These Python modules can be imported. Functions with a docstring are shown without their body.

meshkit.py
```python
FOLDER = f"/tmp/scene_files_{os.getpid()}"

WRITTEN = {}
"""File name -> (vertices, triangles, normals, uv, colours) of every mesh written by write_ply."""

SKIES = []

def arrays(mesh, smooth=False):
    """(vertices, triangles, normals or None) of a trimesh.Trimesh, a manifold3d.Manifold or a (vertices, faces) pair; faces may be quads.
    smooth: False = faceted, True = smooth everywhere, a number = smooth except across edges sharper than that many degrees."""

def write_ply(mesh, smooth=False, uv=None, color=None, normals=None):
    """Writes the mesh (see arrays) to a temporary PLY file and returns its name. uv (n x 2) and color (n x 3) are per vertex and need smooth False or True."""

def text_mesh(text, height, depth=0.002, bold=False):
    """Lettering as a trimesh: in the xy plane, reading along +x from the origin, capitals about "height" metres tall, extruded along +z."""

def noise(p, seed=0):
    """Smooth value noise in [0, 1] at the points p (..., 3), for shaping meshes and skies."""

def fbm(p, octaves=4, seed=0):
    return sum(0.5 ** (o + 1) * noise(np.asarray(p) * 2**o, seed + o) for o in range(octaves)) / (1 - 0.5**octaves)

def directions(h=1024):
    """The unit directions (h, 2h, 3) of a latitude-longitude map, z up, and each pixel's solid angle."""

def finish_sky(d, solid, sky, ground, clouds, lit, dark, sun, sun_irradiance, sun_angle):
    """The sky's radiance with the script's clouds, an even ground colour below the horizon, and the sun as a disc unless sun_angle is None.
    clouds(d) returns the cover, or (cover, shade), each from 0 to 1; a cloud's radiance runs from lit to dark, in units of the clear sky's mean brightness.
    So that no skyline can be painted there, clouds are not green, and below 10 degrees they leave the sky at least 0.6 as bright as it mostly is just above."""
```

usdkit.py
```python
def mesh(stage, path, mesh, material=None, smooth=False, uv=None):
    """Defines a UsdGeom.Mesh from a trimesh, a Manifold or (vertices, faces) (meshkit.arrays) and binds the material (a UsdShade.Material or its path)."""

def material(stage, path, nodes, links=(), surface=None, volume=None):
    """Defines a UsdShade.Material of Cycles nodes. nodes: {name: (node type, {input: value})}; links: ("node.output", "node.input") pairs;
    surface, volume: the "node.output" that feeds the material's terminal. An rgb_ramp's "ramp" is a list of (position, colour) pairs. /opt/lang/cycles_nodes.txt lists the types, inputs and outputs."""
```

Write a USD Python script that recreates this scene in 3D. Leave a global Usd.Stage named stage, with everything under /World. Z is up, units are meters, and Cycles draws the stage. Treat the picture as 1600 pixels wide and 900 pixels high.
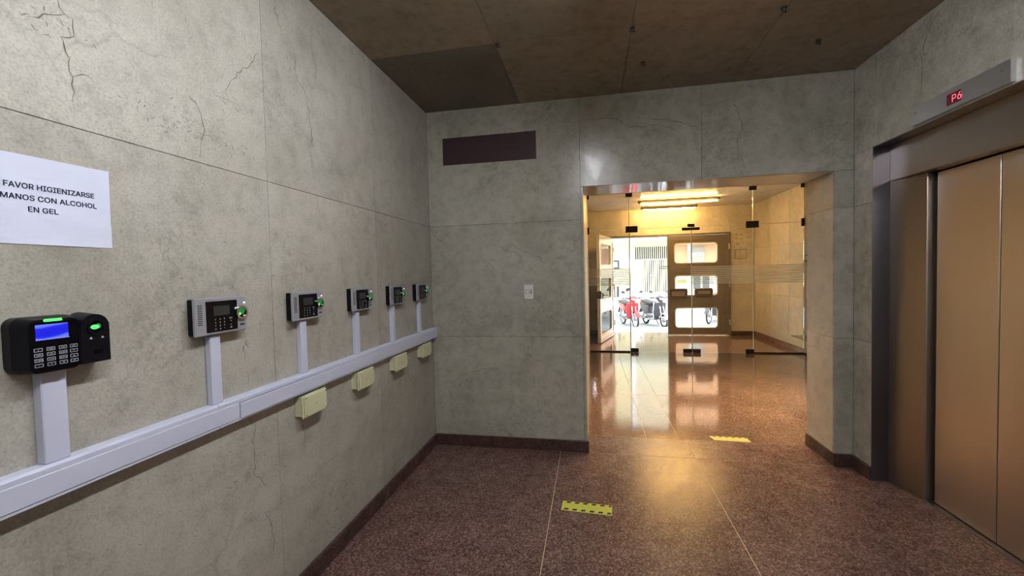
import math, random
import numpy as np, trimesh, manifold3d as m3
import shapely.geometry as sg
from shapely import affinity
import usdkit, meshkit
from pxr import Usd, UsdGeom, UsdLux, Gf, Sdf, Vt

stage = Usd.Stage.CreateInMemory()
UsdGeom.SetStageUpAxis(stage, 'Z'); UsdGeom.SetStageMetersPerUnit(stage, 1.0)
stage.SetDefaultPrim(UsdGeom.Xform.Define(stage, '/World').GetPrim())

# ---------------------------------------------------------------- camera, sky, exposure
EXPOSURE = 1.5
F_PX = 650.55
EYE = (1.3903, -3.4834, 1.5)
YAW, PITCH, ROLL = -0.18840485, -0.03364317, -0.02408546
cam = UsdGeom.Camera.Define(stage, '/World/camera')
_f = np.array([math.sin(YAW) * math.cos(PITCH), math.cos(YAW) * math.cos(PITCH), math.sin(PITCH)])
_r = np.array([math.cos(YAW), -math.sin(YAW), 0.0]); _u = np.cross(_r, _f)
_r2 = _r * math.cos(ROLL) + _u * math.sin(ROLL); _u2 = -_r * math.sin(ROLL) + _u * math.cos(ROLL)
cam.AddTransformOp().Set(Gf.Matrix4d(*_r2, 0, *_u2, 0, *(-_f), 0, *EYE, 1))
cam.CreateHorizontalApertureAttr(36.0); cam.CreateVerticalApertureAttr(20.25)
cam.CreateFocalLengthAttr(36.0 * F_PX / 1600)
cam.CreateClippingRangeAttr(Gf.Vec2f(0.05, 500)); cam.CreateExposureAttr(EXPOSURE)
dome = UsdLux.DomeLight.Define(stage, '/World/sky'); dome.CreateIntensityAttr(0.74); dome.CreateColorAttr(Gf.Vec3f(0.86, 0.94, 1.0))
sun = UsdLux.DistantLight.Define(stage, '/World/sun'); sun.CreateIntensityAttr(0.30); sun.CreateAngleAttr(0.6); sun.CreateColorAttr(Gf.Vec3f(1, 0.95, 0.85))
sun.AddRotateXYZOp().Set(Gf.Vec3f(32, 14, 0))          # high sun from behind the building: lights the street and the far facade
LAMP_COOL, LAMP_COOL_S = (0.90, 0.935, 1.0), 37.0
LAMP_WARM, LAMP_WARM_S = (1.0, 0.56, 0.17), 66.0

# ---------------------------------------------------------------- helpers
_count = {}
def numbered(name, parent='/World'):
    k = f'{parent}/{name}'; n = _count.get(k, 0); _count[k] = n + 1
    return name if n == 0 else f'{name}_{n:03d}'
def P(parent): return '/World' if parent is None else str(parent.GetPath())
def tag(o, label=None, cat=None, group=None, kind=None):
    p = o.GetPrim() if hasattr(o, 'GetPrim') else o
    for k, v in (('label', label), ('category', cat), ('group', group), ('kind', kind)):
        if v: p.SetCustomDataByKey(k, v)
    return p
def obj(name, mesh, mat, parent=None, smooth=False, label=None, kind=None):
    p = P(parent)
    m = usdkit.mesh(stage, f'{p}/{numbered(name, p)}', mesh, M[mat] if isinstance(mat, str) else mat, smooth)
    if label: m.GetPrim().SetCustomDataByKey('label', label)
    if kind: m.GetPrim().SetCustomDataByKey('kind', kind)
    return m.GetPrim()
def thing(name, label, cat, loc=(0, 0, 0), rotz=0, group=None, kind=None):
    x = UsdGeom.Xform.Define(stage, '/World/' + numbered(name))
    x.AddTranslateOp().Set(Gf.Vec3d(*map(float, loc)))
    x.AddRotateZOp().Set(math.degrees(rotz))
    return tag(x, label, cat, group, kind)
def copy_of(root, loc, label, rotz=0, group=None):
    was = root.GetCustomData(); base = root.GetName()
    r = thing(base, label, was['category'], loc, rotz, group or was.get('group'))
    r.GetReferences().AddInternalReference(root.GetPath()); r.SetInstanceable(True)
    return r
cat = trimesh.util.concatenate
def box(x0, x1, y0, y1, z0, z1, c=0.0):
    x0, x1 = sorted((x0, x1)); y0, y1 = sorted((y0, y1)); z0, z1 = sorted((z0, z1))
    c = min(c, (x1 - x0) / 2.01, (y1 - y0) / 2.01, (z1 - z0) / 2.01)
    if c <= 0:
        b = trimesh.creation.box((x1 - x0, y1 - y0, z1 - z0)); b.apply_translation(((x0 + x1) / 2, (y0 + y1) / 2, (z0 + z1) / 2)); return b
    pts = []
    for x, sx in ((x0, 1), (x1, -1)):
        for y, sy in ((y0, 1), (y1, -1)):
            for z, sz in ((z0, 1), (z1, -1)):
                pts += [(x + sx * c, y + sy * c, z), (x + sx * c, y, z + sz * c), (x, y + sy * c, z + sz * c)]
    return trimesh.convex.convex_hull(np.array(pts))
def tm(man):
    q = man.to_mesh(); return trimesh.Trimesh(q.vert_properties[:, :3], q.tri_verts, process=False)
def hull(pts):
    """hull of spheres (x, y, z, r)"""
    return tm(m3.Manifold.batch_hull([m3.Manifold.sphere(p[3], 14).translate(p[:3]) for p in pts]))
def tube(pts, r, sides=10):
    segs = []
    for a, b in zip(pts[:-1], pts[1:]):
        s = trimesh.creation.cylinder(r, segment=[a, b], sections=sides); segs.append(s)
    for p in pts[1:-1]:
        s = trimesh.creation.icosphere(1, r); s.apply_translation(p); segs.append(s)
    return cat(segs)
def ext(poly, w0, w1):
    e = trimesh.creation.extrude_polygon(poly, w1 - w0, engine='earcut'); e.apply_translation((0, 0, w0)); return e
def rrect(u0, u1, v0, v1, r, seg=6):
    return sg.box(u0 + r, v0 + r, u1 - r, v1 - r).buffer(r, quad_segs=seg)
def frame(mesh, kind, off=(0, 0, 0)):
    """(u right, v up, w outward) as seen by someone facing the surface -> world"""
    v = np.asarray(mesh.vertices); u, vv, w = v[:, 0], v[:, 1], v[:, 2]
    n = {'left': (w, u, vv), 'back': (u, -w, vv), 'right': (-w, -u, vv), 'floor': (u, vv, w), 'ceil': (u, -vv, -w)}[kind]
    q = mesh.copy(); q.vertices = np.stack(n, 1) + np.array(off); return q
def ribbon(pts, width, seed, w=0.0008):
    """a meandering crack on the plane w=const through the points (u, v), as a thin strip with small breadth changes"""
    rng = np.random.default_rng(seed); p = [np.array(pts[0], float)]
    for a, b in zip(pts[:-1], pts[1:]):
        a, b = np.array(a, float), np.array(b, float); n = max(2, int(np.linalg.norm(b - a) / 0.018)); d = (b - a) / np.linalg.norm(b - a)
        for k in range(1, n + 1):
            p.append(a + (b - a) * k / n + np.array([-d[1], d[0]]) * rng.normal(0, 0.0042) * (k < n))
    p = np.array(p); t = np.gradient(p, axis=0); t /= np.linalg.norm(t, axis=1, keepdims=True) + 1e-9
    nrm = np.stack([-t[:, 1], t[:, 0]], 1)
    wd = width * (0.35 + rng.random(len(p))) * np.sin(np.linspace(0.25, math.pi - 0.2, len(p))) ** 0.5
    l, r = p + nrm * wd[:, None] / 2, p - nrm * wd[:, None] / 2
    v = np.vstack([np.c_[l, np.full(len(p), w)], np.c_[r, np.full(len(p), w)]]); n = len(p); f = []
    for i in range(n - 1):
        f += [(i, n + i, n + i + 1), (i, n + i + 1, i + 1)]
    return trimesh.Trimesh(v, f, process=False)

def flecks(patches, seed, w=0.0007):
    """short dark pitting marks scattered in patches (u, v, half width, half height, count) on the plane w=const"""
    rng = np.random.default_rng(seed); out = []
    for u, v, a, b, n in patches:
        for _ in range(n):
            c = np.array([u, v]) + rng.normal(0, 0.45, 2) * (a, b); L, W = rng.uniform(0.004, 0.020), rng.uniform(0.0015, 0.0042); th = rng.normal(-0.35, 0.6)
            an = np.linspace(0, 2 * math.pi, 7)[:-1]; q = np.stack([np.cos(an) * L / 2, np.sin(an) * W / 2], 1) * rng.uniform(0.6, 1.2, (6, 1))
            q = q @ np.array([[math.cos(th), math.sin(th)], [-math.sin(th), math.cos(th)]]) + c
            out.append(trimesh.Trimesh(np.c_[q, np.full(6, w)], [(0, k, k + 1) for k in range(1, 5)], process=False))
    return trimesh.util.concatenate(out)

# ---------------------------------------------------------------- materials
M = {}
def mat(name, nodes, links, surface='p.BSDF'):
    M[name] = usdkit.material(stage, '/World/Looks/' + name, nodes, links, surface=surface)
def plain(name, col, rough=0.5, metal=0.0, **kw):
    mat(name, {'p': ('principled_bsdf', dict(base_color=col, roughness=rough, metallic=metal, **kw))}, [])
def glow(name, col, s):
    mat(name, {'p': ('principled_bsdf', dict(base_color=(0.02, 0.02, 0.02), emission_color=col, emission_strength=s, roughness=0.4))}, [])
def stone(name, dark, mid, light, rough=0.5, vary=0.10, grain=0.30, stain=0.45, spec=0.5):
    mat(name, {
        'g': ('geometry', {}),
        'n1': ('noise_texture', dict(scale=1.7, detail=7, roughness=0.62, distortion=0.6)),
        'r1': ('rgb_ramp', dict(ramp=[(0.25, dark), (0.48, mid), (0.75, light)])),
        'n2': ('noise_texture', dict(scale=11, detail=8, roughness=0.72)),
        'r2': ('rgb_ramp', dict(ramp=[(0.28, (0.66, 0.65, 0.63)), (0.5, (1, 1, 1)), (0.75, (1.16, 1.15, 1.13))])),
        'm1': ('mix', dict(mix_type='multiply', fac=0.75)),
        'n3': ('noise_texture', dict(scale=130, detail=3, roughness=0.7)),
        'r3': ('rgb_ramp', dict(ramp=[(0.3, (0.62, 0.60, 0.57)), (0.5, (1, 1, 1)), (0.72, (1.2, 1.2, 1.2))])),
        'm2': ('mix', dict(mix_type='multiply', fac=grain)),
        # mottled dark clouds: broad mask times fine noise
        'n4': ('noise_texture', dict(scale=2.3, detail=2, roughness=0.5)),
        'k4': ('rgb_ramp', dict(ramp=[(0.47, (0.10, 0.10, 0.10)), (0.72, (1, 1, 1))])),
        'n5': ('noise_texture', dict(scale=34, detail=7, roughness=0.75, distortion=1.0)),
        'k5': ('rgb_ramp', dict(ramp=[(0.50, (0, 0, 0)), (0.60, (1, 1, 1))])),
        'mk': ('math', dict(math_type='multiply')), 'mk2': ('math', dict(math_type='multiply', value2=stain)),
        'm3': ('mix', dict(mix_type='mix', color2=tuple(0.42 * x for x in dark))),
        # hair veins
        'nv': ('noise_texture', dict(scale=2.1, detail=4, roughness=0.6)),
        'vs': ('vector_math', dict(math_type='scale', scale=0.55)), 'va': ('vector_math', dict(math_type='add')),
        'vo': ('voronoi_texture', dict(feature='distance_to_edge', scale=1.15)),
        'kv': ('rgb_ramp', dict(ramp=[(0.0, (1, 1, 1)), (0.006, (0.5, 0.5, 0.5)), (0.013, (0, 0, 0))])),
        'nm': ('noise_texture', dict(scale=1.6, detail=2)), 'km': ('rgb_ramp', dict(ramp=[(0.5, (0, 0, 0)), (0.64, (0.34, 0.34, 0.34))])),
        'mv': ('math', dict(math_type='multiply')), 'm4': ('mix', dict(mix_type='mix', color2=tuple(0.5 * x for x in dark))),
        'oi': ('object_info', {}), 'mr': ('map_range', dict(from_min=0.0, from_max=1.0, to_min=1 - vary, to_max=1 + vary)),
        'm5': ('vector_math', dict(math_type='scale')),
        'b': ('bump', dict(strength=0.14, distance=0.004)),
        'rr': ('map_range', dict(from_min=0.3, from_max=0.7, to_min=rough - 0.08, to_max=rough + 0.1)),
        'p': ('principled_bsdf', dict(specular_ior_level=spec)),
    }, [('g.position', 'n1.vector'), ('g.position', 'n2.vector'), ('g.position', 'n3.vector'), ('g.position', 'n4.vector'), ('g.position', 'n5.vector'),
        ('g.position', 'nv.vector'), ('g.position', 'nm.vector'), ('n1.fac', 'r1.fac'), ('n2.fac', 'r2.fac'), ('n3.fac', 'r3.fac'),
        ('r1.color', 'm1.color1'), ('r2.color', 'm1.color2'), ('m1.color', 'm2.color1'), ('r3.color', 'm2.color2'),
        ('n4.fac', 'k4.fac'), ('n5.fac', 'k5.fac'), ('k4.color', 'mk.value1'), ('k5.color', 'mk.value2'), ('mk.value', 'mk2.value1'),
        ('mk2.value', 'm3.fac'), ('m2.color', 'm3.color1'), ('nv.color', 'vs.vector1'), ('vs.vector', 'va.vector1'), ('g.position', 'va.vector2'),
        ('va.vector', 'vo.vector'), ('vo.distance', 'kv.fac'), ('nm.fac', 'km.fac'), ('kv.color', 'mv.value1'), ('km.color', 'mv.value2'),
        ('mv.value', 'm4.fac'), ('m3.color', 'm4.color1'), ('oi.random', 'mr.value'), ('m4.color', 'm5.vector1'), ('mr.result', 'm5.scale'),
        ('m5.vector', 'p.base_color'), ('n2.fac', 'b.height'), ('b.normal', 'p.normal'), ('n2.fac', 'rr.value'), ('rr.result', 'p.roughness')])
def granite(name, cols, rough, scale=150.0, bump=0.02, spec=0.5):
    mat(name, {
        'g': ('geometry', {}), 'v': ('voronoi_texture', dict(feature='f1', scale=scale, randomness=1.0)), 's': ('separate_color', {}),
        'r': ('rgb_ramp', dict(ramp=list(zip(np.linspace(0, 1, len(cols)), cols)))),
        'n': ('noise_texture', dict(scale=2.2, detail=5, roughness=0.6)), 'r2': ('rgb_ramp', dict(ramp=[(0.3, (0.82, 0.82, 0.82)), (0.7, (1.15, 1.13, 1.1))])),
        'm': ('mix', dict(mix_type='multiply', fac=1.0)),
        'n2': ('noise_texture', dict(scale=45, detail=2, roughness=0.5)), 'b': ('bump', dict(strength=bump, distance=0.003)),
        'n3': ('noise_texture', dict(scale=7, detail=6, roughness=0.7)), 'rr': ('map_range', dict(from_min=0.3, from_max=0.7, to_min=rough * 0.7, to_max=rough * 1.4)),
        'p': ('principled_bsdf', dict(specular_ior_level=spec)),
    }, [('g.position', 'v.vector'), ('v.color', 's.color'), ('s.r', 'r.fac'), ('g.position', 'n.vector'), ('n.fac', 'r2.fac'), ('r.color', 'm.color1'), ('r2.color', 'm.color2'),
        ('m.color', 'p.base_color'), ('g.position', 'n2.vector'), ('n2.fac', 'b.height'), ('b.normal', 'p.normal'), ('g.position', 'n3.vector'), ('n3.fac', 'rr.value'), ('rr.result', 'p.roughness')])
def metal(name, col, rough, axis=(1, 1, 1)):
    mat(name, {'g': ('geometry', {}), 'mp': ('mapping', dict(scale=axis)), 'n': ('noise_texture', dict(scale=420, detail=2, roughness=0.6)),
               'rr': ('map_range', dict(from_min=0.3, from_max=0.7, to_min=rough - 0.05, to_max=rough + 0.07)),
               'b': ('bump', dict(strength=0.04, distance=0.0004)), 'p': ('principled_bsdf', dict(base_color=col, metallic=1.0))},
        [('g.position', 'mp.vector'), ('mp.vector', 'n.vector'), ('n.fac', 'rr.value'), ('rr.result', 'p.roughness'), ('n.fac', 'b.height'), ('b.normal', 'p.normal')])

stone('stone_beige', (0.325, 0.303, 0.252), (0.42, 0.396, 0.335), (0.51, 0.488, 0.425), rough=0.5, grain=0.65, stain=0.5)
stone('stone_grey', (0.30, 0.286, 0.235), (0.40, 0.385, 0.32), (0.49, 0.47, 0.40), rough=0.22, grain=0.65, stain=0.55)
stone('stone_warm', (0.42, 0.385, 0.31), (0.53, 0.49, 0.405), (0.63, 0.585, 0.49), rough=0.42, stain=0.35, grain=0.45)
stone('stone_ceiling', (0.19, 0.145, 0.092), (0.25, 0.195, 0.128), (0.30, 0.238, 0.162), rough=0.33, vary=0.06, stain=0.3)
stone('stone_ceiling_dark', (0.10, 0.08, 0.055), (0.15, 0.12, 0.085), (0.21, 0.175, 0.13), rough=0.42, stain=0.6)
stone('stone_ceiling_lit', (0.58, 0.53, 0.47), (0.66, 0.61, 0.55), (0.74, 0.69, 0.63), rough=0.12, stain=0.2, spec=0.004)  # lobby panels: light reflected from floor and walls put into a paler base colour
granite('granite_polished', [(0.075, 0.045, 0.036), (0.125, 0.070, 0.054), (0.19, 0.108, 0.080), (0.26, 0.155, 0.115), (0.34, 0.22, 0.165)], 0.085, scale=135, spec=1.0)
granite('granite_red', [(0.05, 0.026, 0.023), (0.095, 0.049, 0.042), (0.15, 0.08, 0.068), (0.215, 0.122, 0.102), (0.34, 0.215, 0.185)], 0.25, scale=135, spec=0.5)
granite('granite_skirting', [(0.04, 0.021, 0.019), (0.062, 0.033, 0.029), (0.09, 0.049, 0.042), (0.12, 0.069, 0.058)], 0.25, scale=150)
plain('joint_dark', (0.09, 0.08, 0.065), 0.9)
plain('grout_pale', (0.62, 0.52, 0.38), 0.55)
plain('crack', (0.16, 0.145, 0.115), 0.9)
plain('fleck', (0.215, 0.20, 0.165), 0.9)
plain('soffit_pale_reflection', (0.66, 0.62, 0.55), 0.07, specular_ior_level=0.9)  # polished stone; reflected doorway light also whitened into the base colour
plain('backing', (0.12, 0.11, 0.10), 0.9)
plain('maroon', (0.042, 0.014, 0.020), 0.55)
plain('plastic_white', (0.62, 0.64, 0.78), 0.38)
plain('plastic_switch', (0.74, 0.73, 0.69), 0.4)
plain('slot_dark', (0.03, 0.03, 0.03), 0.6)
plain('plastic_cream', (0.66, 0.66, 0.42), 0.45)
plain('screw', (0.16, 0.14, 0.08), 0.5)
plain('plastic_black', (0.005, 0.005, 0.008), 0.36, specular_ior_level=0.22)
plain('black_gloss', (0.003, 0.003, 0.005), 0.10, specular_ior_level=0.2)
plain('plastic_silver', (0.36, 0.36, 0.39), 0.36, 0.25)
plain('chrome', (0.75, 0.75, 0.77), 0.15, 1.0)
plain('lcd_off', (0.030, 0.034, 0.036), 0.15)
plain('key_print', (0.55, 0.56, 0.6), 0.6)
plain('paper', (0.70, 0.73, 0.88), 0.75)
plain('ink', (0.02, 0.025, 0.05), 0.8)
plain('tape_yellow', (0.62, 0.66, 0.10), 0.5)
plain('tape_worn', (0.64, 0.60, 0.17), 0.5)
plain('tape_black', (0.02, 0.02, 0.018), 0.5)
plain('tape_faded', (0.13, 0.10, 0.05), 0.5)
plain('fitting_dark', (0.045, 0.038, 0.032), 0.35, 0.6)
plain('rail_dark', (0.10, 0.07, 0.05), 0.35, 0.7)
plain('glass_edge', (0.78, 0.80, 0.72), 0.25)
plain('recess_dark', (0.012, 0.011, 0.013), 0.6)
plain('cap_dark', (0.03, 0.026, 0.02), 0.6)
plain('lamp_body', (0.09, 0.075, 0.05), 0.45)
plain('lamp_body_white', (0.75, 0.75, 0.74), 0.4)
plain('bronze', (0.20, 0.175, 0.145), 0.34, 0.5)
plain('bronze_edge', (0.60, 0.54, 0.42), 0.35, 0.3)
plain('leaf_daylit', (0.76, 0.78, 0.79), 0.24, 0.75)  # daylight on the open leaf is put into this pale base colour
plain('handle_brown', (0.085, 0.062, 0.052), 0.4, 0.3)
plain('handle_inset', (0.24, 0.19, 0.18), 0.45)
plain('rubber', (0.02, 0.02, 0.021), 0.7)
plain('paint_red', (0.62, 0.035, 0.04), 0.22)
plain('paint_white', (0.78, 0.79, 0.80), 0.3)
plain('paint_dark', (0.06, 0.055, 0.065), 0.3)
plain('seat_black', (0.035, 0.033, 0.036), 0.6)
plain('engine_grey', (0.25, 0.26, 0.28), 0.45, 0.6)
plain('lens', (0.75, 0.78, 0.8), 0.1)
plain('facade_yellow', (0.66, 0.59, 0.36), 0.9)
plain('facade_white', (0.80, 0.80, 0.76), 0.9)
plain('facade_orange', (0.66, 0.36, 0.20), 0.9)
plain('facade_cream', (0.62, 0.57, 0.40), 0.9)
plain('gate_cream', (0.58, 0.53, 0.34), 0.6)
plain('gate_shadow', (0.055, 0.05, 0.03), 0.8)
plain('sign_grey', (0.36, 0.33, 0.28), 0.7)
plain('window_dark', (0.07, 0.075, 0.08), 0.2)
plain('asphalt', (0.30, 0.31, 0.32), 0.9)
plain('pavement', (0.52, 0.53, 0.53), 0.85)
plain('pavement_ridge', (0.34, 0.36, 0.38), 0.85)
plain('olive', (0.30, 0.25, 0.06), 0.6)
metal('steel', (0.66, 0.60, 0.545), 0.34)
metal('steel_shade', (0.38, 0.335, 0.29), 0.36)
metal('steel_dark', (0.24, 0.23, 0.27), 0.28)
metal('steel_plate', (0.80, 0.81, 0.86), 0.36)
glow('led_green', (0.12, 1.0, 0.20), 0.42)
glow('led_green_soft', (0.03, 0.62, 0.12), 0.10)
glow('led_white', (0.80, 1.0, 0.80), 0.5)
glow('led_red', (1.0, 0.10, 0.14), 0.7)
glow('red_window', (0.32, 0.0, 0.02), 0.06)
glow('tube_cool', LAMP_COOL, LAMP_COOL_S)
glow('added_can_glow', (1.0, 0.73, 0.44), 380.0)  # emission of the added can lights
glow('tube_warm', LAMP_WARM, LAMP_WARM_S)
mat('screen_blue', {'tc': ('texture_coordinate', {}), 'w': ('wave_texture', dict(wave_type='bands', bands_direction='z', scale=9, distortion=3.5, detail=1, detail_scale=1.2)),
                    'r': ('rgb_ramp', dict(ramp=[(0.0, (0.005, 0.01, 0.75)), (0.72, (0.01, 0.02, 0.85)), (1.0, (0.14, 0.22, 1.0))])),
                    'p': ('principled_bsdf', dict(base_color=(0.01, 0.01, 0.05), emission_strength=0.36, roughness=0.15))},
    [('tc.object', 'w.vector'), ('w.fac', 'r.fac'), ('r.color', 'p.emission_color')])
glow('screen_edge', (0.22, 0.27, 1.0), 0.36)
mat('pane', {'t': ('transparent_bsdf', dict(color=(0.97, 0.98, 0.97))), 'g': ('glossy_bsdf', dict(color=(1, 1, 1), roughness=0.0)), 'f': ('fresnel', dict(IOR=1.45)), 'm': ('mix_closure', {})},
    [('f.fac', 'm.fac'), ('t.BSDF', 'm.closure1'), ('g.BSDF', 'm.closure2')], surface='m.closure')
mat('pane_green', {'t': ('transparent_bsdf', dict(color=(0.72, 0.80, 0.76))), 'g': ('glossy_bsdf', dict(color=(1, 1, 1), roughness=0.02)), 'f': ('fresnel', dict(IOR=1.5)), 'm': ('mix_closure', {})},
    [('f.fac', 'm.fac'), ('t.BSDF', 'm.closure1'), ('g.BSDF', 'm.closure2')], surface='m.closure')
mat('frost', {'t': ('transparent_bsdf', dict(color=(0.95, 0.95, 0.93))), 'd': ('diffuse_bsdf', dict(color=(0.80, 0.79, 0.74))), 'tr': ('translucent_bsdf', dict(color=(0.80, 0.79, 0.74))), 'a': ('mix_closure', dict(fac=0.5)), 'm': ('mix_closure', dict(fac=0.5))},
    [('d.BSDF', 'a.closure1'), ('tr.BSDF', 'a.closure2'), ('t.BSDF', 'm.closure1'), ('a.closure', 'm.closure2')], surface='m.closure')

# ---------------------------------------------------------------- the room
H, XW, XO, XR, ZO, T = 2.922, 3.29, 1.337, 3.163, 2.202, 0.40
YG, YF, X2 = 4.461, 6.634, 4.973
Z1, Z2 = 0.964, 1.932
YB = -5.2          # wall behind the camera
G = 0.0011         # half a joint
def slab(parent, kind, off, u0, u1, v0, v1, m, hole=None, th=0.02, name='stone_panel', label=None):
    p = sg.box(u0 + G, v0 + G, u1 - G, v1 - G)
    mesh = box(u0 + G, u1 - G, v0 + G, v1 - G, -th, 0, 0.0007) if hole is None else ext(p.difference(hole), -th, 0)
    return obj(name, frame(mesh, kind, off), m, parent, label=label)
def grid(parent, kind, off, us, vs, m, pick=None):
    for i in range(len(us) - 1):
        for j in range(len(vs) - 1):
            mm = pick(i, j) if pick else m
            if mm: slab(parent, kind, off, us[i], us[i + 1], vs[j], vs[j + 1], mm)
CR = {"left":[[[-2.587,2.262],[-2.574,2.233],[-2.556,2.23],[-2.555,2.184],[-2.585,2.167],[-2.579,2.146],[-2.568,2.117],[-2.571,2.096],[-2.563,2.071],[-2.567,2.049],[-2.561,2.031],[-2.565,1.989]],[[-2.651,2.182],[-2.63,2.19],[-2.603,2.214],[-2.574,2.232]],[[-2.563,2.071],[-2.541,2.087],[-2.518,2.085]],[[-1.782,2.767],[-1.767,2.681],[-1.742,2.647]],[[-1.653,2.595],[-1.653,2.473],[-1.594,2.436],[-1.569,2.308],[-1.557,2.248],[-1.572,2.136],[-1.553,2.033]],[[-1.891,2.475],[-1.941,2.397],[-2.008,2.339],[-2.041,2.291],[-2.069,2.237],[-2.056,2.201],[-2.021,2.207]],[[-2.222,2.158],[-2.198,2.145],[-2.176,2.092],[-2.165,2.057],[-2.18,2.014],[-2.192,1.949]],[[-2.026,1.129],[-2.021,1.071]],[[-1.991,0.914],[-1.999,0.873],[-2.016,0.832],[-2.008,0.762],[-2.015,0.698],[-1.975,0.649],[-1.952,0.608]],[[-1.965,0.505],[-1.936,0.438],[-1.921,0.357],[-1.937,0.307]],[[-1.711,0.792],[-1.701,0.727],[-1.711,0.652]],[[-1.942,1.318],[-1.954,1.276]],[[-2.014,1.253],[-2.03,1.238],[-2.041,1.219],[-2.035,1.187]]],"back":[[[1.103,2.903],[1.031,2.823],[0.958,2.76],[0.878,2.753]],[[0.004,1.938],[0.031,1.862],[0.108,1.803],[0.176,1.763]],[[0.923,1.17],[0.977,1.151],[1.057,1.133],[1.119,1.07],[1.189,1.043],[1.232,0.999],[1.293,0.972],[1.345,0.955]],[[0.168,0.541],[0.249,0.619],[0.347,0.649],[0.463,0.68],[0.616,0.692]],[[0.853,0.888],[0.842,0.815],[0.914,0.77],[0.986,0.744]],[[1.035,0.917],[1.116,0.959],[1.161,0.97]],[[1.332,2.746],[1.596,2.728],[1.645,2.697],[1.704,2.652],[1.792,2.644],[1.947,2.646],[2.042,2.602],[2.117,2.546]],[[1.832,2.71],[1.986,2.686],[2.118,2.641],[2.23,2.595]],[[2.515,2.897],[2.473,2.776],[2.532,2.626],[2.54,2.568],[2.504,2.484],[2.513,2.377],[2.548,2.297],[2.575,2.218]],[[1.37,2.527],[1.491,2.507],[1.611,2.457]]],"right":[[[-0.75,2.887],[-0.663,2.812],[-0.636,2.725],[-0.629,2.54],[-0.61,2.467]]]}

w = thing('wall_left', 'long beige stone panel wall carrying the row of clocking terminals', 'wall', kind='structure')
grid(w, 'left', (0, 0, 0), [YB, -3.72, -2.79, -1.87, -0.945, 0.0], [0, Z1, Z2, H], 'stone_beige')
obj('backing', box(-0.25, -0.0195, YB - 0.2, 0.4, -0.1, H + 0.1), 'joint_dark', w)
for k, c in enumerate(CR['left']): obj('crack', frame(ribbon(c, 0.0032, 10 + k), 'left'), 'crack', w)

obj('pitting', frame(flecks([(-2.28, 2.05, 0.16, 0.06, 60), (-2.1, 2.02, 0.2, 0.05, 50), (-1.56, 2.20, 0.02, 0.09, 34), (-1.58, 2.3, 0.015, 0.1, 14), (-2.08, 2.2, 0.12, 0.1, 26), (-2.03, 1.235, 0.03, 0.03, 12), (-2.6, 2.19, 0.1, 0.04, 20), (-1.2, 1.75, 0.5, 0.4, 60), (-2.2, 1.5, 0.5, 0.3, 40), (-2.1, 0.7, 0.5, 0.3, 60), (-1.1, 0.5, 0.6, 0.3, 40)], 5), 'left'), 'fleck', w, kind='stuff')

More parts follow.
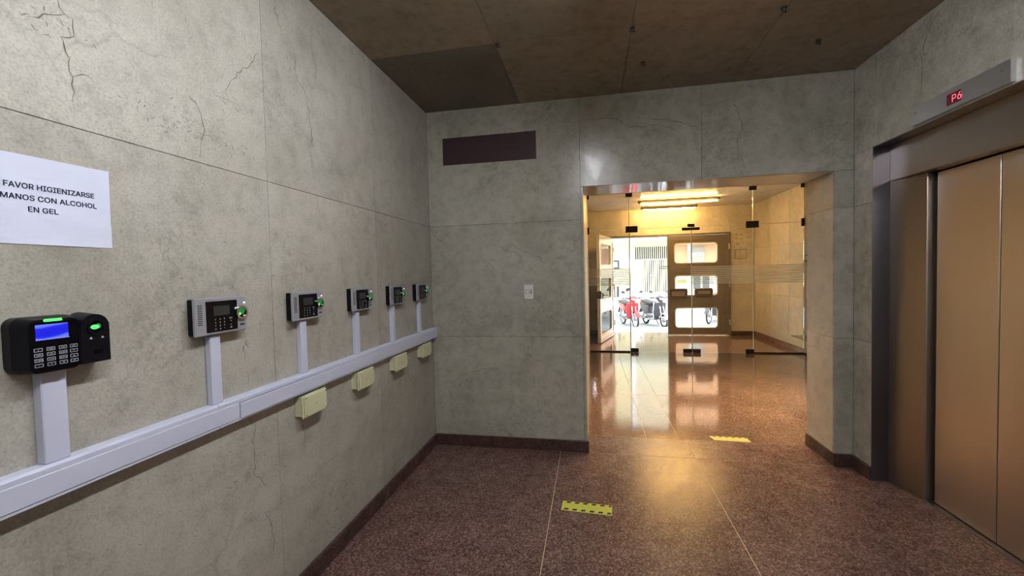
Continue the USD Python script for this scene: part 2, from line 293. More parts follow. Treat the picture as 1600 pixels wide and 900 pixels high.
w = thing('wall_back', 'grey stone panel wall with the wide opening to the glass lobby', 'wall', kind='structure')
VENT = (0.141, 0.958, 2.455, 2.687)
hole = sg.box(VENT[0], VENT[2], VENT[1], VENT[3])
slab(w, 'back', (0, 0, 0), 0, 1.316, 0, Z1, 'stone_grey'); slab(w, 'back', (0, 0, 0), 0, 1.316, Z1, Z2, 'stone_grey')
slab(w, 'back', (0, 0, 0), 0, 1.316, Z2, H, 'stone_grey', hole=hole)
slab(w, 'back', (0, 0, 0), 1.316, XO, 0, ZO, 'stone_grey')
slab(w, 'back', (0, 0, 0), 1.316, 2.249, ZO, H, 'stone_grey'); slab(w, 'back', (0, 0, 0), 2.249, XW, ZO, H, 'stone_grey')
for a, b in ((0, Z1), (Z1, Z2), (Z2, ZO)): slab(w, 'back', (0, 0, 0), XR, XW, a, b, 'stone_grey')
obj('backing', ext(sg.box(-0.1, -0.1, 1.317, H + 0.1).difference(hole), -T + 0.021, -0.0195).apply_transform(trimesh.transformations.rotation_matrix(math.pi / 2, (1, 0, 0))), 'joint_dark', w)
obj('backing', box(-0.1, 1.317, T - 0.03, T, -0.1, H), 'joint_dark', w)
obj('backing', box(1.317, 3.5, 0.0195, T - 0.001, ZO + 0.02, H + 0.1), 'joint_dark', w)
obj('backing', box(XR + 0.02, 3.5, 0.0195, T - 0.001, -0.1, ZO + 0.05), 'joint_dark', w)
# jambs and the underside of the lintel
for a, b in ((0, Z1), (Z1, Z2), (Z2, ZO)):
    obj('jamb_panel', box(1.317, XO, 0.0205, T, a + G, b - G, 0.0007), 'stone_warm', w)
    obj('jamb_panel', box(XR, XR + 0.02, 0.0205, T, a + G, b - G, 0.0007), 'stone_warm', w)
obj('soffit_panel', box(XO + 0.001, XR - 0.001, 0.0205, T, ZO, ZO + 0.02, 0.0007), 'soffit_pale_reflection', w)
for k, c in enumerate(CR['back']): obj('crack', frame(ribbon(c, 0.0042, 40 + k), 'back'), 'crack', w)
obj('pitting', frame(flecks([(0.35, 2.18, 0.10, 0.05, 40), (0.75, 2.17, 0.28, 0.06, 70), (0.9, 1.72, 0.25, 0.1, 26), (2.57, 2.54, 0.06, 0.09, 80), (2.4, 2.5, 0.25, 0.15, 40), (0.87, 0.82, 0.05, 0.1, 30), (1.0, 0.62, 0.18, 0.15, 50), (0.85, 0.3, 0.3, 0.2, 60), (0.2, 0.25, 0.12, 0.15, 40), (0.35, 1.15, 0.2, 0.15, 50), (1.45, 2.42, 0.06, 0.12, 24), (1.2, 1.5, 0.2, 0.4, 30)], 6), 'back'), 'fleck', w, kind='stuff')
# the lobby side of the same wall, right of the opening
for a, b in ((0, Z1), (Z1, Z2), (Z2, H)): obj('stone_panel', box(XR + 0.022, X2, T, T + 0.02, a + G, b - G, 0.0007), 'stone_warm', w)

w = thing('wall_right', 'grey stone panel wall around the lift entrance', 'wall', kind='structure')
E0, E1, EZ = -0.21, -1.555, 2.305       # lift opening
def rs(u0, u1, v0, v1): slab(w, 'right', (XW, 0, 0), u0, u1, v0, v1, 'stone_grey')
for a, b in ((0, Z1), (Z1, Z2), (Z2, EZ)):
    rs(0.0, -E0, a, b); rs(-E1, 2.45, a, b); rs(2.45, 3.4, a, b); rs(3.4, -YB, a, b)
for a, b in ((0.0, 0.245), (0.245, 1.16), (1.16, 2.45), (2.45, 3.4), (3.4, -YB)): rs(a, b, EZ, H)
obj('backing', box(XW + 0.0195, XW + 0.09, 0.019, E0 + 0.002, -0.1, H + 0.1), 'joint_dark', w)
obj('backing', box(XW + 0.0195, XW + 0.09, E1 - 0.002, YB - 0.2, -0.1, H + 0.1), 'joint_dark', w)
obj('backing', box(XW + 0.0195, XW + 0.09, E0 + 0.002, E1 - 0.002, EZ + 0.002, H + 0.1), 'joint_dark', w)
obj('backing', box(XW + 0.30, XW + 0.36, 0.3, E1 - 0.3, -0.1, H + 0.1), 'joint_dark', w)
for k, c in enumerate(CR['right']): obj('crack', frame(ribbon([(-y, z) for y, z in c], 0.007, 70 + k), 'right', (XW, 0, 0)), 'crack', w)

w = thing('wall_front', 'stone panel wall behind the viewer', 'wall', kind='structure')
for a in range(4):
    for c, d in ((0, Z1), (Z1, Z2), (Z2, H)): obj('stone_panel', box(a * 0.8225 + G, (a + 1) * 0.8225 - G, YB - 0.02, YB, c + G, d - G, 0.0007), 'stone_beige', w)
obj('backing', box(-0.2, XW + 0.2, YB - 0.3, YB - 0.0195, -0.1, H + 0.1), 'joint_dark', w)

w = thing('wall_far_left', 'left stone wall of the glass lobby', 'wall', kind='structure')
grid(w, 'left', (XO, 0, 0), [T + 0.001, 1.3, 2.25, 3.2, 4.15, 5.1, 5.9, YF], [0, Z1, Z2, H], 'stone_warm')
obj('backing', box(1.1, XO - 0.0195, T, YF + 0.3, -0.1, H + 0.1), 'joint_dark', w)

w = thing('wall_far_right', 'right stone wall of the lit lobby behind the glass', 'wall', kind='structure')
grid(w, 'right', (X2, 0, 0), [-YF, -5.83, -5.0, -4.15, -3.2, -2.25, -1.3, -T - 0.021], [0, Z1, Z2, H], 'stone_warm')
obj('backing', box(X2 + 0.0195, X2 + 0.3, T - 0.1, YF + 0.3, -0.1, H + 0.1), 'joint_dark', w)

DX0, DX1, DZ = 1.864, 4.445, 2.295
w = thing('wall_far', 'ochre lit stone wall around the street doorway', 'wall', kind='structure')
for a, b in ((0, Z1), (Z1, Z2), (Z2, DZ)):
    slab(w, 'back', (0, YF, 0), XO, DX0, a, b, 'stone_warm'); slab(w, 'back', (0, YF, 0), DX1, X2, a, b, 'stone_warm')
us = [XO, 2.1, 2.83, 3.65, 4.445, X2]
for a, b in zip(us[:-1], us[1:]): slab(w, 'back', (0, YF, 0), a, b, DZ, H, 'stone_warm')
obj('backing', box(1.1, DX0, YF + 0.0195, YF + 0.3, -0.5, 4.2), 'facade_white', w)
obj('backing', box(DX1, X2 + 0.3, YF + 0.0195, YF + 0.3, -0.5, 4.2), 'facade_white', w)
obj('backing', box(DX0, DX1, YF + 0.0195, YF + 0.3, DZ, 4.2), 'facade_white', w)
# old fixing marks on the right pier
rng = random.Random(4)
for i in range(9):
    x, z = 4.58 + (i % 3) * 0.10 + rng.uniform(-0.02, 0.02), 2.28 - (i // 3) * 0.105 + rng.uniform(-0.02, 0.02)
    obj('fixing_mark', frame(ribbon([(x, z), (x + 0.06, z + rng.uniform(-0.012, 0.012))], 0.016, 300 + i), 'back', (0, YF, 0)), 'crack', w)

fl = thing('floor', 'polished reddish brown granite floor in large slabs with pale joints', 'floor', kind='structure')
obj('grout', box(-0.2, X2 + 0.3, YB - 0.3, YF + 0.3, -0.12, -0.0012), 'grout_pale', fl)
g2 = 0.0022
def fslab(x0, x1, y0, y1): obj('floor_slab', box(x0 + g2, x1 - g2, y0 + g2, y1 - g2, -0.02, 0, 0.0006), 'granite_polished' if y0 > 0.3 else 'granite_red', fl)
for a, b in ((0, 1.115), (1.115, 2.18), (2.18, 3.49)):
    for c, d in ((-1.9, -0.015), (-3.8, -1.9), (YB, -3.8)): fslab(a, b, c, d)
fslab(1.33, 2.18, -0.015, 0.365); fslab(2.18, XR + 0.02, -0.015, 0.365)
for a, b in ((XO, 1.852), (1.852, 2.13), (2.13, X2)):
    for c, d in ((0.365, 1.72), (1.72, YG - 0.03), (YG - 0.03, YF + 0.3)): fslab(a, b, c, d)

ce = thing('ceiling', 'brown polished stone panel ceiling with one darker panel in the corner', 'ceiling', kind='structure')
cx = [0, 0.828, 1.648, 2.47, XW]
for i in range(4):
    for a, b in ((-0.925, 0.0), (-1.85, -0.925), (-2.775, -1.85), (-3.7, -2.775), (YB, -3.7)):
        dk = i == 0 and a == -0.925
        obj('ceiling_panel', box(cx[i] + G, cx[i + 1] - G, a + G, b - G, H, H + 0.02, 0.0007), 'stone_ceiling_dark' if dk else 'stone_ceiling', ce, label='darker stained ceiling panel' if dk else None)
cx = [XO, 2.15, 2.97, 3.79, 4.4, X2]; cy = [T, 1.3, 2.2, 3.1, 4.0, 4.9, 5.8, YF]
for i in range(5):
    for j in range(7): obj('ceiling_panel', box(cx[i] + G, cx[i + 1] - G, cy[j] + G, cy[j + 1] - G, H, H + 0.02, 0.0007), 'stone_ceiling_lit', ce)
obj('backing', box(-0.2, XW + 0.4, YB - 0.3, T, H + 0.0195, H + 0.3), 'joint_dark', ce)
obj('backing', box(1.0, X2 + 0.3, T, YF + 0.3, H + 0.0195, H + 0.3), 'joint_dark', ce)

# skirting
BH, BT = 0.095, 0.02
def skirt(name, x0, x1, y0, y1, label, m='granite_skirting'):
    o = obj(name, box(x0, x1, y0, y1, 0.0006, BH, 0.003), m); tag(o, label, 'baseboard', kind='structure')
skirt('baseboard_left', 0.0005, BT, YB, -0.0005, 'dark red granite skirting along the left wall')
skirt('baseboard_back', BT, XO + 0.012, -BT, -0.0005, 'dark red granite skirting under the wall switch')
skirt('baseboard_back_right', XR - 0.014, XW - 0.0005, -BT, -0.0005, 'short dark granite skirting beside the lift')
skirt('baseboard_jamb', XR - 0.014, XR - 0.0005, 0.0, T, 'dark granite skirting on the right jamb of the opening')
skirt('baseboard_right', XW - BT, XW - 0.0005, E0, -BT, 'short dark granite skirting between corner and lift')
skirt('baseboard_far_right', X2 - BT, X2 - 0.0005, T + 0.02, YF, 'reddish granite skirting along the lit lobby right wall', 'granite_red')
skirt('baseboard_far', DX1 + 0.03, X2 - BT, YF - BT, YF - 0.0005, 'reddish granite skirting right of the street door', 'granite_skirting')
skirt('baseboard_far_left', XO + 0.0005, DX0 - 0.03, YF - BT, YF - 0.0005, 'reddish granite skirting left of the street door', 'granite_skirting')

# ---------------------------------------------------------------- lamps
def batten(loc, length, housing, tube_mat, along, label, group=None, tubes=(-0.022, 0.022)):
    t = thing('fluorescent_lamp', label, 'lamp', loc, 0, group)
    def o(m): return m if along == 'y' else m.apply_transform(trimesh.transformations.rotation_matrix(math.pi / 2, (0, 0, 1)))
    L = length / 2
    obj('housing', o(ext(sg.Polygon([(-0.06, 0), (-0.06, -0.02), (-0.035, -0.05), (0.035, -0.05), (0.06, -0.02), (0.06, 0)]), -L, L).apply_transform(trimesh.transformations.rotation_matrix(math.pi / 2, (1, 0, 0)))), housing, t)
    for x in tubes:
        obj('tube', o(trimesh.creation.cylinder(0.014, segment=[(x, -L + 0.05, -0.075), (x, L - 0.05, -0.075)], sections=14)), tube_mat, t, smooth=40)
        for s in (-1, 1): obj('tube_holder', o(box(x - 0.016, x + 0.016, s * (L - 0.05), s * (L - 0.02), -0.095, -0.045, 0.004)), 'lamp_body_white', t)
    return t
batten((1.45, -2.12, H), 1.28, 'lamp_body_white', 'tube_cool', 'y', 'white ceiling batten with two cool tubes nearest the opening', 'cool ceiling battens')
batten((1.45, -3.5, H), 1.28, 'lamp_body_white', 'tube_cool', 'y', 'white ceiling batten with two cool tubes above the viewer', 'cool ceiling battens')
def can_light(loc, label):  # unseen lamps added to brighten the lobby floor and jamb
    t = thing('can_light', label, 'lamp', loc, 0, 'added can lights behind the lintel')
    pr = [(0.0, 0.0), (0.10, 0.0), (0.10, -0.20), (0.094, -0.20), (0.094, -0.05), (0.0, -0.05)]
    obj('can', trimesh.creation.revolve(np.array(pr[::-1]), sections=28), 'cap_dark', t, smooth=40)
    obj('lamp_disc', trimesh.creation.cylinder(0.092, segment=[(0, 0, -0.058), (0, 0, -0.052)], sections=28), 'added_can_glow', t)
for x, y, lab in ((2.2, 1.5, 'added unseen dark can light behind the lintel on the left of the lobby'), (3.4, 1.5, 'added unseen dark can light behind the middle of the lintel'), (4.4, 1.5, 'added unseen dark can light nearest the lobby right wall')): can_light((x, y, H), lab)
batten((3.13, 5.4, H), 1.55, 'lamp_body', 'tube_warm', 'x', 'dark long ceiling batten with warm tube across the lobby', tubes=(-0.02,))
batten((3.10, 6.28, H), 1.18, 'lamp_body', 'tube_warm', 'x', 'shorter warm tube lamp beside the street door wall', tubes=(0.0,))
# ---------------------------------------------------------------- things on the left wall
FL = lambda m: frame(m, 'left')
def hull2(p0, w0, p1, w1):
    """solid between outline p0 at w0 and outline p1 at w1"""
    a = np.array(p0.exterior.coords)[:-1]; b = np.array(p1.exterior.coords)[:-1]
    return trimesh.convex.convex_hull(np.vstack([np.c_[a, np.full(len(a), w0)], np.c_[b, np.full(len(b), w1)]]))
def text(s, h, cx=None, x=None, y=0.0, w=0.0, depth=0.0006, bold=False):
    t = meshkit.text_mesh(s, h, depth, bold)
    b = t.bounds
    t.apply_translation(((x - b[0][0]) if x is not None else cx - (b[0][0] + b[1][0]) / 2, y, w)); return t

def silver_terminal(loc, label):
    t = thing('fingerprint_terminal', label, 'time clock', loc, 0, 'silver clocking terminals along the left wall')
    obj('back_plate', FL(ext(rrect(-0.100, 0.106, -0.066, 0.064, 0.006), 0, 0.0338)), 'plastic_black', t)
    obj('body', FL(hull2(rrect(-0.112, 0.112, -0.068, 0.068, 0.008), 0.0338, rrect(-0.108, 0.108, -0.064, 0.064, 0.007), 0.040)), 'plastic_silver', t, smooth=25)
    obj('side_band', FL(box(-0.112, -0.068, -0.068, 0.068, 0.034, 0.0435, 0.003)), 'plastic_silver', t)
    obj('speaker_grille', FL(cat([box(-0.1015, -0.0835, 0.040 - k * 0.0068, 0.0433 - k * 0.0068, 0.043, 0.0438) for k in range(11)])), 'slot_dark', t)
    sc = obj('screen_panel', FL(ext(rrect(-0.066, 0.066, -0.058, 0.054, 0.003), 0.0400, 0.0414)), 'black_gloss', t)
    obj('display', FL(box(-0.036, 0.032, 0.001, 0.036, 0.0413, 0.0418)), 'lcd_off', sc)
    keys = [['1', '2', '3', 'ESC'], ['4', '5', '6', '\u25b2'], ['7', '8', '9', '\u25bc'], ['C', '0', '*', 'OK']]
    kk = []
    for r in range(4):
        for c in range(4):
            s = keys[r][c]; x, y = (-0.030, -0.011, 0.007, 0.036)[c], -0.0125 - 0.0118 * r
            if s in '\u25b2\u25bc': kk.append(ext(sg.Polygon([(x - .003, y), (x + .003, y), (x, y + (.004 if s == '\u25b2' else -.004))]), 0.0413, 0.0419))
            else: kk.append(text(s, 0.0052, cx=x, y=y - 0.0026, w=0.0413, bold=len(s) == 1))
    for q in kk: obj('key_print', FL(q), 'key_print', sc)
    ring = trimesh.creation.annulus(0.0195, 0.0265, 0.012, sections=40); ring.apply_translation((0.0825, 0.004, 0.044))
    rg = obj('sensor_ring', FL(ring), 'chrome', t, smooth=40)
    disc = trimesh.creation.cylinder(0.0198, 0.004, sections=32); disc.apply_translation((0.0825, 0.004, 0.0425))
    obj('sensor_backing', FL(disc), 'black_gloss', rg)
    gw = affinity.rotate(affinity.scale(sg.Point(0.0845, 0.009).buffer(0.0145), 1.0, 0.92), 20)
    obj('sensor_window', FL(ext(gw, 0.0444, 0.0452)), 'led_green_soft', rg)
    obj('sensor_glint', FL(ext(affinity.scale(sg.Point(0.0745, -0.001).buffer(0.0058), 0.9, 1.0), 0.0452, 0.0458)), 'led_green', rg)
    led = trimesh.creation.icosphere(2, 0.0042); led.apply_scale((1.25, 0.85, 0.8)); led.apply_translation((0.1015, 0.040, 0.0405))
    obj('status_light', FL(led), 'led_white', t, smooth=True)
    obj('logo_plate', FL(box(0.078, 0.100, -0.047, -0.040, 0.0396, 0.0404)), 'slot_dark', t)
    return t
st0 = silver_terminal((0, -2.168, 1.3725), 'silver fingerprint clocking terminal nearest the viewer, right of the black one')
for y, lab in ((-1.687, 'silver fingerprint terminal above the first cream junction box'), (-1.2, 'silver fingerprint terminal third of five along the left wall'),
               (-0.735, 'silver fingerprint terminal fourth of five, above the third junction box'), (-0.295, 'small looking silver fingerprint terminal closest to the wall corner')):
    copy_of(st0, (0, y, 1.3725), lab)

# the black terminal
t = thing('fingerprint_terminal', 'black fingerprint terminal with lit blue screen and white keypad', 'time clock', (0, -2.6425, 1.353))
obj('body', FL(hull2(rrect(-0.0945, 0.034, -0.070, 0.069, 0.022), 0.0, rrect(-0.0945, 0.034, -0.070, 0.069, 0.022), 0.026)), 'plastic_black', t, smooth=30)
obj('front_shell', FL(hull2(rrect(-0.0945, 0.034, -0.070, 0.069, 0.022), 0.026, rrect(-0.081, 0.024, -0.070, 0.062, 0.020), 0.058)), 'plastic_black', t, smooth=30)
obj('sensor_module', FL(cat([hull2(sg.Polygon([(0.026, -0.066), (0.0955, -0.066), (0.0955, 0.04)] + [(0.061 + 0.0345 * math.cos(a), 0.04 + 0.031 * math.sin(a)) for a in np.linspace(0, math.pi, 14)] + [(0.026, 0.04)]), 0.0,
    sg.Polygon([(0.026, -0.066), (0.0945, -0.066), (0.0945, 0.038)] + [(0.061 + 0.032 * math.cos(a), 0.036 + 0.029 * math.sin(a)) for a in np.linspace(0, math.pi, 14)] + [(0.028, 0.038)]), 0.055)])), 'plastic_black', t, smooth=30)
fp = obj('face_plate', FL(ext(rrect(-0.078, 0.022, -0.0665, 0.056, 0.012), 0.0578, 0.0590)), 'black_gloss', t)
obj('light_bar', FL(cat([hull2(rrect(-0.050, -0.012, 0.0555, 0.0635, 0.0035), 0.0585, rrect(-0.047, -0.016, 0.057, 0.062, 0.002), 0.0605)])), 'led_green', t)
obj('display', FL(box(-0.0665, -0.0015, 0.0135, 0.0500, 0.0588, 0.0596)), 'screen_blue', fp)
obj('display_edge', FL(box(-0.0665, -0.0002, 0.0115, 0.0138, 0.0588, 0.0598)), 'screen_edge', fp)
KL = [['1', '2ABC', '3DEF', 'ESC'], ['4GHI', '5JKL', '6MNO', '\u25b2'], ['7PQRS', '8TUV', '9WXYZ', '\u25bc'], ['*', '0', 'M', 'OK']]
for r in range(4):
    for c in range(4):
        x, y = (-0.0635, -0.0392, -0.0150, 0.0075)[c], -0.0115 - 0.0128 * r
        k = obj('key', FL(box(x - 0.0088, x + 0.0088, y - 0.0050, y + 0.0050, 0.0586, 0.0600, 0.0005)), 'plastic_black', fp)
        o_ = rrect(x - 0.0083, x + 0.0083, y - 0.0042, y + 0.0042, 0.001, 2); pr = [ext(o_.difference(o_.buffer(-0.0011)), 0.0599, 0.0603)]
        s = KL[r][c]
        if s in '\u25b2\u25bc': pr.append(ext(sg.Polygon([(x - .002, y), (x + .002, y), (x, y + (.0025 if s == '\u25b2' else -.0025))]), 0.0599, 0.0603))
        else: pr.append(text(s, 0.0030, cx=x, y=y - 0.0015, w=0.0599))
        obj('key_outline', FL(pr[0]), 'key_print', k); obj('key_print', FL(pr[1]), 'key_print', k)
ring = trimesh.creation.annulus(0.0165, 0.0215, 0.006, sections=36); ring.apply_scale((0.95, 1.05, 1)); ring.apply_translation((0.062, 0.030, 0.0560))
rg = obj('sensor_ring', FL(ring), 'plastic_black', t, smooth=40)
obj('sensor_backing', FL(ext(sg.Point(0.062, 0.030).buffer(0.0165), 0.054, 0.0556)), 'black_gloss', rg)
obj('sensor_window', FL(ext(affinity.scale(sg.Point(0.060, 0.030).buffer(0.0105), 1.0, 0.62), 0.0554, 0.0562)), 'led_green', rg)
obj('sensor_glow', FL(ext(affinity.scale(sg.Point(0.0685, 0.032).buffer(0.009), 0.7, 0.8), 0.0553, 0.0560)), 'led_green_soft', rg)
for x, s in ((0.046, 0.004), (0.074, 0.002)): obj('arrow_print', FL(ext(sg.Polygon([(x, -0.002), (x + 0.007, -0.002), (x + s, 0.004)]), 0.0545, 0.0556)), 'key_print', t)
obj('lower_window', FL(box(0.056, 0.076, -0.044, -0.033, 0.0545, 0.0556)), 'black_gloss', t)

# vertical trunking under every terminal
def riser(y, hw, d, z1, label):
    o = obj('cable_riser', box(0.0006, d, y - hw, y + hw, 1.0462, z1, 0.0025), 'plastic_white'); tag(o, label, 'trunking', 'vertical cable risers')
riser(-2.661, 0.0265, 0.030, 1.2825, 'wide white cable riser under the black terminal')
for y, lab in ((-2.187, 'white cable riser under the nearest silver terminal'), (-1.708, 'white cable riser under the second silver terminal'), (-1.238, 'white cable riser under the third silver terminal'),
               (-0.78, 'white cable riser under the fourth silver terminal'), (-0.317, 'white cable riser under the terminal by the corner')):
    riser(y, 0.0215, 0.026, 1.3005, lab)

# the long horizontal trunking
t = thing('cable_trunking', 'long white cable trunking running the length of the left wall', 'trunking')
def along_y(poly, y0, y1): return ext(poly, -y1, -y0).apply_transform(trimesh.transformations.rotation_matrix(math.pi / 2, (1, 0, 0)))
ch = sg.Polygon([(0.0006, 0.955), (0.034, 0.955), (0.038, 0.957), (0.038, 0.9645), (0.030, 0.9645), (0.030, 1.0265), (0.038, 1.0265), (0.038, 1.0385), (0.033, 1.0455), (0.0006, 1.0460)])
obj('channel', along_y(ch, -2.196, -0.0065), 'plastic_white', t)
obj('channel', along_y(ch, -5.0, -2.1985), 'plastic_white', t)
cv = sg.Polygon([(0.0295, 0.9652), (0.0385, 0.9652), (0.0405, 0.967), (0.0405, 1.0235), (0.0385, 1.0258), (0.0295, 1.0258)])
obj('cover', along_y(cv, -5.0, -2.1115), 'plastic_white', t)
c2 = along_y(cv, -2.1065, -0.0065); dr = np.clip((c2.vertices[:, 1] + 1.75) / -0.36, 0, 1); c2.vertices[:, 2] -= 0.003 * dr; c2.vertices[:, 0] += 0.0018 * dr
obj('cover', c2, 'plastic_white', t)
obj('end_cap', box(0.0006, 0.040, -0.0064, -0.0005, 0.9552, 1.0455, 0.001), 'plastic_white', t)

def junction(loc, label):
    t = thing('junction_box', label, 'junction box', loc, 0, 'cream junction boxes under the trunking')
    obj('base', FL(hull2(rrect(-0.0775, 0.0775, -0.050, 0.044, 0.006), 0.0005, rrect(-0.0775, 0.0775, -0.050, 0.050, 0.006), 0.045)), 'plastic_cream', t)
    obj('lid_rim', FL(box(-0.086, 0.086, -0.055, 0.054, 0.043, 0.050, 0.002)), 'plastic_cream', t)
    ld = obj('lid', FL(box(-0.0815, 0.0815, -0.0505, 0.0495, 0.0502, 0.060, 0.003)), 'plastic_cream', t)
    for sx in (-1, 1):
        for sy in (-1, 1):
            s = trimesh.creation.cylinder(0.0036, 0.003, sections=12); s.apply_translation((sx * 0.073, sy * 0.042, 0.0597)); obj('screw', FL(s), 'screw', ld)
    tr = sg.Polygon([(-0.005, -0.004), (0.005, -0.004), (0, 0.006)]); obj('mark', FL(ext(tr.difference(tr.buffer(-0.0012)), 0.0598, 0.0602)), 'screw', ld)
    return t
j0 = junction((0, -1.682, 0.8945), 'cream plastic junction box nearest the viewer under the trunking')
for y, lab in ((-1.208, 'cream junction box second from the viewer'), (-0.735, 'cream junction box third from the viewer'), (-0.268, 'cream junction box beside the wall corner')):
    copy_of(j0, (0, y, 0.8945), lab)

# the notice
nu, nv = 25, 17; py0, py1, pz0, pz1 = -2.797, -2.4905, 1.604, 1.8275
U, V = np.meshgrid(np.linspace(0, 1, nu), np.linspace(0, 1, nv))
def curl(u, v): return 0.0016 + 0.0020 * np.sin(u * 9 + 1) * np.sin(v * 4 + 0.4) + 0.005 * np.clip(u - 0.93, 0, 1) / 0.07 * np.clip(0.25 - v, 0, 1) + 0.0009 * np.sin(v * 17 + u * 4) * (v < 0.45)
X = curl(U, V); Yw = py0 + U * (py1 - py0); Zw = pz0 + V * (pz1 - pz0) + 0.003 * (U - 0.5) * (V > 0.9)
pts = np.stack([X, Yw, Zw], -1).reshape(-1, 3); pts = np.maximum(pts, [0.0006, -9, -9]); back = pts.copy(); back[:, 0] -= 0.0003
fs = []
for j in range(nv - 1):
    for i in range(nu - 1):
        a = j * nu + i; fs += [(a, a + 1, a + nu + 1), (a, a + nu + 1, a + nu)]
t = thing('notice', 'white paper notice in Spanish about washing hands with alcohol gel', 'sign')
obj('sheet', trimesh.Trimesh(np.vstack([pts, back]), fs + [(a + nu * nv, c + nu * nv, b + nu * nv) for a, b, c in fs], process=False), 'paper', t)
for s, cx_, z in (('POR FAVOR HIGIENIZARSE', -2.644, 1.7435), ('LAS MANOS CON ALCOHOL', -2.644, 1.7150), ('EN GEL', -2.644, 1.6865)):
    m_ = text(s, 0.0128, cx=cx_, y=z, w=0.0006, depth=0.0003, bold=True)
    want = {'POR FAVOR HIGIENIZARSE': 0.227, 'LAS MANOS CON ALCOHOL': 0.236, 'EN GEL': 0.060}[s]; have = np.ptp(m_.vertices[:, 0])
    m_.vertices[:, 0] = cx_ + (m_.vertices[:, 0] - m_.vertices[:, 0].mean().round(6) * 0 - cx_) * want / have
    f_ = FL(m_); u_ = (f_.vertices[:, 1] - py0) / (py1 - py0); v_ = (f_.vertices[:, 2] - pz0) / (pz1 - pz0); f_.vertices[:, 0] += curl(u_, v_)
    obj('lettering', f_, 'ink', t)

# ---------------------------------------------------------------- back wall things
o = obj('blanking_panel', frame(ext(sg.Polygon([(VENT[0] + .002, VENT[2] + .002), (0.35, VENT[2] + .004), (0.6, VENT[2] + .001), (VENT[1] - .003, VENT[2] + .003), (VENT[1] - .002, 2.6), (VENT[1] - .001, VENT[3] - .002), (0.8, VENT[3] - .004), (0.5, VENT[3] - .001), (VENT[0] + .003, VENT[3] - .002)]), -0.012, -0.004), 'back'), 'maroon')
tag(o, 'dark maroon rectangular panel set into the wall near the ceiling', 'panel')
t = thing('wall_socket', 'small white switch plate on the grey back wall', 'switch', (0.8705, 0, 1.3455))
FB = lambda m: frame(m, 'back')
pl = obj('plate', FB(hull2(rrect(-0.039, 0.039, -0.062, 0.062, 0.004), 0.0005, rrect(-0.036, 0.036, -0.059, 0.059, 0.004), 0.009)), 'plastic_switch', t)
obj('module', FB(box(-0.024, 0.024, -0.014, 0.016, 0.0088, 0.0115, 0.001)), 'plastic_switch', t)
obj('module_gap', FB(ext(rrect(-0.0265, 0.0265, -0.0165, 0.0185, 0.002).difference(sg.box(-0.024, -0.014, 0.024, 0.016)), 0.0085, 0.0093)), 'slot_dark', t)
obj('slot', FB(ext(sg.Point(0.008, 0.001).buffer(0.0045), 0.0113, 0.0118)), 'slot_dark', t); obj('slot', FB(box(0.017, 0.021, -0.012, 0.014, 0.0113, 0.0118)), 'slot_dark', t)
for v in (-0.040, 0.045): obj('screw', FB(ext(sg.Point(0.0, v).buffer(0.003), 0.0088, 0.0096)), 'screw', t)

# ceiling plugs
for x, y, lab in ((0.847, -0.923, 'small dark ceiling plug at the corner of the dark panel'), (1.652, -0.906, 'small dark ceiling plug at the panel joint near the lamp reflection'), (1.764, -0.471, 'small dark hanging ceiling plug above the opening'),
                  (2.451, -0.914, 'small dark ceiling plug nearest the top edge towards the lift'), (2.821, -0.494, 'small dark ceiling plug near the wall right of the opening')):
    m_ = cat([trimesh.creation.cylinder(0.013, segment=[(0, 0, 0), (0, 0, -0.006)], sections=14), trimesh.creation.cylinder(0.008, segment=[(0, 0, -0.006), (0.004, 0.003, -0.02)], sections=10), hull([(-0.012, 0, -0.018, 0.004), (0.014, 0.006, -0.022, 0.004)])])
    m_.apply_translation((x, y, H)); tag(obj('ceiling_plug', m_, 'cap_dark'), lab, 'plug', 'ceiling plugs')

# ---------------------------------------------------------------- floor tape
def tape(name, corners, base, dash, label, top_only=False):
    c = np.array(corners); t = thing(name, label, 'tape')   # corners: far left, far right, near right, near left
    q = lambda a, b: (c[0] * (1 - a) + c[1] * a) * (1 - b) + (c[3] * (1 - a) + c[2] * a) * b
    def flat(uv, z0, z1): return ext(sg.Polygon([tuple(q(a, b)) for a, b in uv]), z0, z1)
    obj('strip', flat([(0, 0), (1, 0), (1, 1), (0, 1)], 0.0004, 0.0016), base, t)
    for row, (b0, b1) in enumerate(((0.03, 0.2), (0.76, 0.93))):
        if top_only and row: continue
        for k in range(6):
            a0 = 0.075 + k * 0.17 + (-0.03 if row else 0.0); a1 = min(a0 + 0.085, 0.985); s = 0.022
            obj('dash', flat([(a0 + s, b0), (min(a1 + s, 0.99), b0), (a1, b1), (a0, b1)], 0.0016, 0.0021), dash, t)
tape('hazard_tape', [(1.182, -0.782), (1.497, -0.796), (1.491, -0.909), (1.178, -0.890)], 'tape_yellow', 'tape_black', 'bright yellow floor tape with black dashes, nearest the viewer')
tape('hazard_tape', [(2.405, 0.478), (2.715, 0.470), (2.722, 0.372), (2.428, 0.385)], 'tape_worn', 'tape_faded', 'worn faded yellow floor tape just inside the opening', True)

